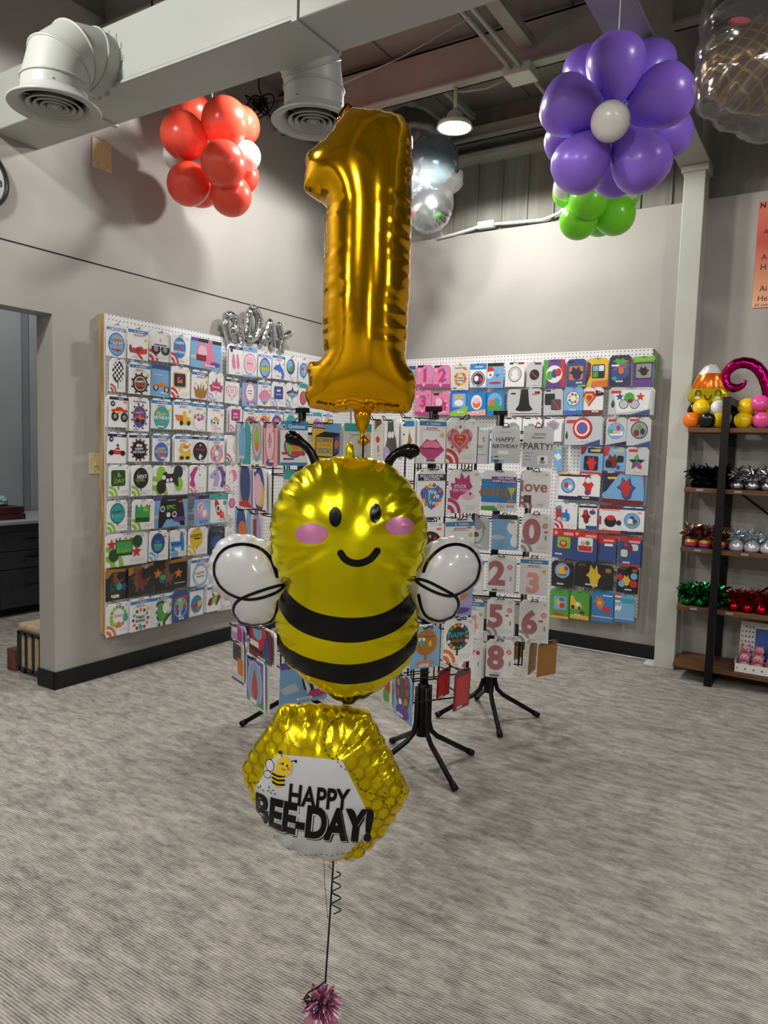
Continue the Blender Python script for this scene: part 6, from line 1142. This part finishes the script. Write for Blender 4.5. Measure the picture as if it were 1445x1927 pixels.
kinds = {
 'black': tinsel('black_tinsel', fo_mat('black_foil_bag', '0c0c0e', .15), [mat('black_tin', '08080a', .12, .3, coat=.6)], .036, .055, .075, 130, 1),
 'silver': tinsel('silver_tinsel', fo_mat('silver_bag', 'b8bac0', .25), [fo_mat('silver_tin', 'c4c8cc')], .04, .055, .07, 110, 2),
 'rainbow': tinsel('rainbow_tinsel', None, [fo_mat('rb_a', 'c89060'), fo_mat('rb_b', 'd8c8d8'), fo_mat('rb_c', '8a5a3a'), fo_mat('rb_d', '9a4a5a')], .036, .055, .075, 130, 3, [mat('rs1', '2a3a9a', .3), mat('rs2', '2a3a9a'), mat('rs3', 'b0303a', .3), mat('rs4', 'd8a020', .3), mat('rs5', '6a2a8a', .3), mat('rs6', '3a8a4a', .3)]),
 'iris': tinsel('iridescent_tinsel', mat('iris_bag', 'cfd0d8', .2, .5), [mat('iris_a', 'b8d8cc', .15, .7), mat('iris_b', 'd8c8e0', .15, .7), mat('iris_c', 'a8c0d0', .15, .7)], .042, .065, .06, 100, 4),
 'green': tinsel('green_tinsel', fo_mat('green_bag', '0a7a2c', .25), [fo_mat('green_tin', '108a3a')], .036, .05, .075, 140, 5),
 'red': tinsel('red_tinsel', fo_mat('red_bag', 'b01420', .2), [fo_mat('red_tin', 'a81018')], .036, .055, .065, 90, 6),
 'gold': tinsel('gold_tinsel', fo_mat('gold_bag', 'c89018', .2), [fo_mat('gold_tin', 'c8961c')], .036, .055, .065, 90, 7)}
ORD = ['leftmost', 'second', 'third', 'fourth', 'fifth']
def wrow(kind, z, x0, n, dx, what, where):
    rnd = random.Random(z*7+n)
    for i in range(n):
        put_tinsel(kinds[kind], (x0+dx*i, SY0+.055, SZ[z]), f'{ORD[i]} {what} in the front row on {where}', what+'s', rnd.uniform(0, 6))
    for i in range(n): put_tinsel(kinds[kind], (x0+dx*(i+.3), SY0+.15, SZ[z]), f'{what} standing in the back row on {where}', what+'s', rnd.uniform(0, 6), .95)
wrow('black', 3, 2.83, 3, .075, 'black tinsel weight', 'the upper shelf'); wrow('silver', 3, 3.055, 5, .085, 'silver tinsel weight', 'the upper shelf')
wrow('rainbow', 2, 2.82, 3, .08, 'rainbow striped tinsel weight', 'the middle shelf'); wrow('iris', 2, 3.075, 5, .085, 'iridescent tinsel weight', 'the middle shelf')
wrow('green', 1, 2.82, 3, .08, 'green tinsel weight', 'the lower shelf'); wrow('red', 1, 3.085, 3, .075, 'red tinsel weight', 'the lower shelf'); wrow('gold', 1, 3.31, 3, .075, 'gold tinsel weight', 'the lower shelf')
# balloon centrepieces on the top shelf
def centre(name, label, c, balls):
    th = thing(name, label, 'balloon', c)
    for (x, y, z, r, m) in balls: lball(th, m, (x, y, z), r, (x, y, z-.08+1e-3), 'latex_balloon', 1.02)
    return th
cc = centre('candy_corn_centrepiece', 'candy corn foil balloon with a smile standing on latex balloons', (2.86, -.22, SZ[4]), [
 (-.075, -.09, .048, .05, M_lo), (.01, -.10, .05, .05, M_lk), (.065, -.07, .05, .048, M_ly), (-.03, -.06, .12, .05, M_ly), (.055, -.05, .115, .05, M_lw), (-.075, .0, .115, .045, M_lk), (.0, .07, .05, .05, M_lo), (.08, .03, .06, .045, M_lw), (-.06, .05, .05, .045, M_lw)])
def cq(x, y): return ((x-548)*.0005935, -(y-490)*.0005935)
CO = [cq(a, b) for a, b in zip(*[iter([545, 285, 600, 290, 640, 330, 670, 385, 700, 450, 720, 530, 742, 600, 748, 650, 700, 690, 550, 700, 400, 685, 345, 650, 350, 600, 380, 530, 400, 460, 435, 390, 480, 320])]*2)]
cf = Foil(CO, .055, .022, .003, .4, .02, .004, .009, 3, .0006, .02, per=6)
co = link('candy_corn', cf.mesh('candy_corn', mat('corn_yellow', 'cfc01a', .2, .6)), cc, M=Matrix.Translation((-.003, -.02, .27)) @ Matrix(((1, 0, 0, 0), (0, 0, -1, 0), (0, 1, 0, 0), (0, 0, 0, 1))))
cf.band('orange_band', [cq(396, 402), cq(540, 385), cq(690, 392)], [cq(376, 535), cq(540, 545), cq(722, 540)], mat('corn_orange', 'd86a10', .2, .5), co, 24, 8, .0009)
cf.band('white_tip', [cq(500, 302), cq(545, 288), cq(600, 295)], [cq(432, 396), cq(540, 385), cq(672, 388)], mat('corn_white', 'd8d8d8', .25, .3), co, 24, 8, .0009)
for x in (457, 646): cf.stroke('eye', [cq(x-26, 605), cq(x-20, 572), cq(x, 560), cq(x+20, 572), cq(x+26, 608)], .005, M_blk, co, .0014)
cf.stroke('mouth', [cq(518, 608), cq(530, 640), cq(550, 655), cq(572, 640), cq(584, 612)], .005, M_blk, co, .0014)
for x in (448, 644): cf.disc('cheek', cq(x, 634), .016, .008, 0, M_white, co, .0012)
mc = centre('swirl_centrepiece', 'magenta foil swirl balloon rising from yellow and pink latex balloons', (3.13, -.22, SZ[4]), [
 (-.06, -.06, .05, .052, M_ly), (-.05, -.05, .125, .05, M_ly), (.03, -.08, .05, .05, M_lp), (.015, -.07, .14, .05, M_lp), (.08, -.02, .1, .05, M_ly), (.0, .06, .06, .05, M_lp), (.07, .05, .05, .05, M_ly)])
sw = [(1215, 690), (1210, 620), (1195, 540), (1150, 430), (1080, 350), (990, 315), (900, 330), (835, 390), (815, 460), (835, 530), (890, 565), (950, 560), (990, 530), (1000, 490)]
sc_ = .000588
MB().tube([((x-1180)*sc_*1.0+.03, -.03, (980-y)*sc_) for x, y in smooth_open(np.array(sw, float), 4)], [(.027+.008*math.sin(math.pi*min(1, i/30)))*(1 if i < 40 else max(.35, 1-(i-40)/18))*(1+.04*math.sin(i*2.2)) for i in range(53)], mat('magenta_foil', 'b00a66', .15, 1), 14).obj('swirl', mc, True)
# box of pink toys on the bottom shelf
bx = thing('display_box', 'open white dotted display box on the bottom shelf', 'box', (3.115, -.30, SZ[0]))
M_card = mat('box_card', 'dcdcd8', .6); W_, D_ = .4, .24
MB().box((0, -.045, 0), (W_, -.042, .055), M_card).box((0, -.045, 0), (.003, D_-.05, .07), M_card).box((W_-.003, -.045, 0), (W_, D_-.05, .07), M_card).box((0, -.045, 0), (W_, D_-.05, .003), M_card).obj('tray', bx)
MB().add([(0, D_-.1, 0), (W_, D_-.1, 0), (W_, D_-.06, .27), (0, D_-.06, .27), (0, D_-.095, 0), (W_, D_-.095, 0), (W_, D_-.055, .27), (0, D_-.055, .27)], [(0, 1, 2, 3), (7, 6, 5, 4), (0, 3, 7, 4), (1, 5, 6, 2), (3, 2, 6, 7)], M_card).obj('back_panel', bx)
pr_ = MB(); MBq = [(.09+.0, .06), (.2, .24)]
pr_.add([(.085, D_-.0995+.004, .03), (W_-.02, D_-.0995+.004, .03), (W_-.02, D_-.066, .235), (.085, D_-.066, .235)], [(0, 1, 2, 3)], mat('box_blue', '2f55a8', .5)); pr_.obj('blue_print', bx)
dots = MB(); rnd = random.Random(5)
for i in range(40):
    x = .015+.045*(i % 9)+(.02 if (i//9) % 2 else 0)
    if i < 9: y, z = -.0455, .028
    else:
        x = .012+.02*(i % 4); z = .03+.03*((i-9)//4); y = D_-.1-.001+.04*z/.27
    dots.add([(x+.006*math.cos(k), y-.0006, z+.006*math.sin(k)) for k in [j*math.pi/4 for j in range(8)]], [tuple(range(8))], mat('dot_%d' % (i % 4), ('c89a40', '6a8a4a', 'a05a7a', '4a5a9a')[i % 4], .6))
dots.obj('dots', bx, kind='stuff')
M_plush = mat('pink_plush', 'e0a0ac', .9, bump=.3, bscale=120); M_plushd = mat('pink_plush_dark', 'b0607a', .9)
def plush(x, y, z, label, sc=1.):
    t = thing('plush_toy', label, 'plush toy', (3.115+x, -.30+y, SZ[0]+z), 'pink plush toys in the box'); t.scale = (sc,)*3
    def el(n, c, r, m=M_plush): MB().lathe([(math.sin(math.pi*i/8), -math.cos(math.pi*i/8)) for i in range(9)], m, 14, Matrix.Translation(c) @ Matrix.Diagonal((*r, 1))).obj(n, t, True)
    el('body', (0, .01, .03), (.03, .03, .032)); el('head', (0, -.0, .075), (.028, .027, .026)); el('snout', (0, -.026, .07), (.012, .01, .009), M_plushd)
    for s in (-1, 1):
        el('ear', (s*.018, 0, .1), (.008, .005, .01), M_plushd); el('leg', (s*.018, -.034, .014), (.012, .026, .012)); el('foot', (s*.018, -.058, .014), (.011, .006, .011), M_plushd); el('eye', (s*.01, -.025, .082), (.003, .003, .003), M_black)
k = 0
for j, (y, z, n) in enumerate(((.022, .004, 5), (.075, .045, 5))):
    for i in range(n): plush(.045+.075*i, y, z, f'{ORD[i]} pink plush toy in the {"front" if j == 0 else "back"} row of the dotted box')
# poster
po = thing('price_poster', 'orange gradient poster with black lettering on the right wall', 'poster', (3.035, -.004, 2.318))
M_po = mat('poster_print', 'e08a5a', .5); nt, N, L, b_ = nodes(M_po); tc_ = N.new('ShaderNodeTexCoord'); sx_ = N.new('ShaderNodeSeparateXYZ'); L.new(tc_.outputs['Object'], sx_.inputs[0])
rp_ = N.new('ShaderNodeMapRange'); rp_.inputs[1].default_value = 0; rp_.inputs[2].default_value = .64; L.new(sx_.outputs['Z'], rp_.inputs[0]); cr_ = N.new('ShaderNodeValToRGB'); L.new(rp_.outputs[0], cr_.inputs[0]); e = cr_.color_ramp.elements; e[0].color = lin('f0b88c'); e[1].color = lin('d87858'); k_ = e.new(.62); k_.color = lin('c04a40'); L.new(cr_.outputs[0], b_.inputs['Base Color'])
MB().box((0, -.003, 0), (.46, .003, .64), M_po).obj('sheet', po)
def ptext(s, x, z, h, bold=.0):
    v, f = text_geo(s, bold); x0 = min(p[0] for p in v); m = MB().add([(x+(p[0]-x0)*h, -.0036, z+p[1]*h) for p in v], f, pm('k')); m.obj('lettering', po)
ptext('N', .008, .615, .032, .03); ptext('A', .035, .455, .03); ptext('A', .032, .305, .033); ptext('H', .034, .245, .033); ptext('Ai', .035, .115, .033); ptext('He', .03, .055, .033); ptext('All_sizes', .012, .016, .018)

v3, f3 = text_geo('3', .01); ck = [o for o in col.objects if o.name == 'wall_clock'][0]
MB().add([(.0165, CR*.74+x*.03, y*.03) for x, y in v3], f3, pm('k')).obj('numeral', ck)
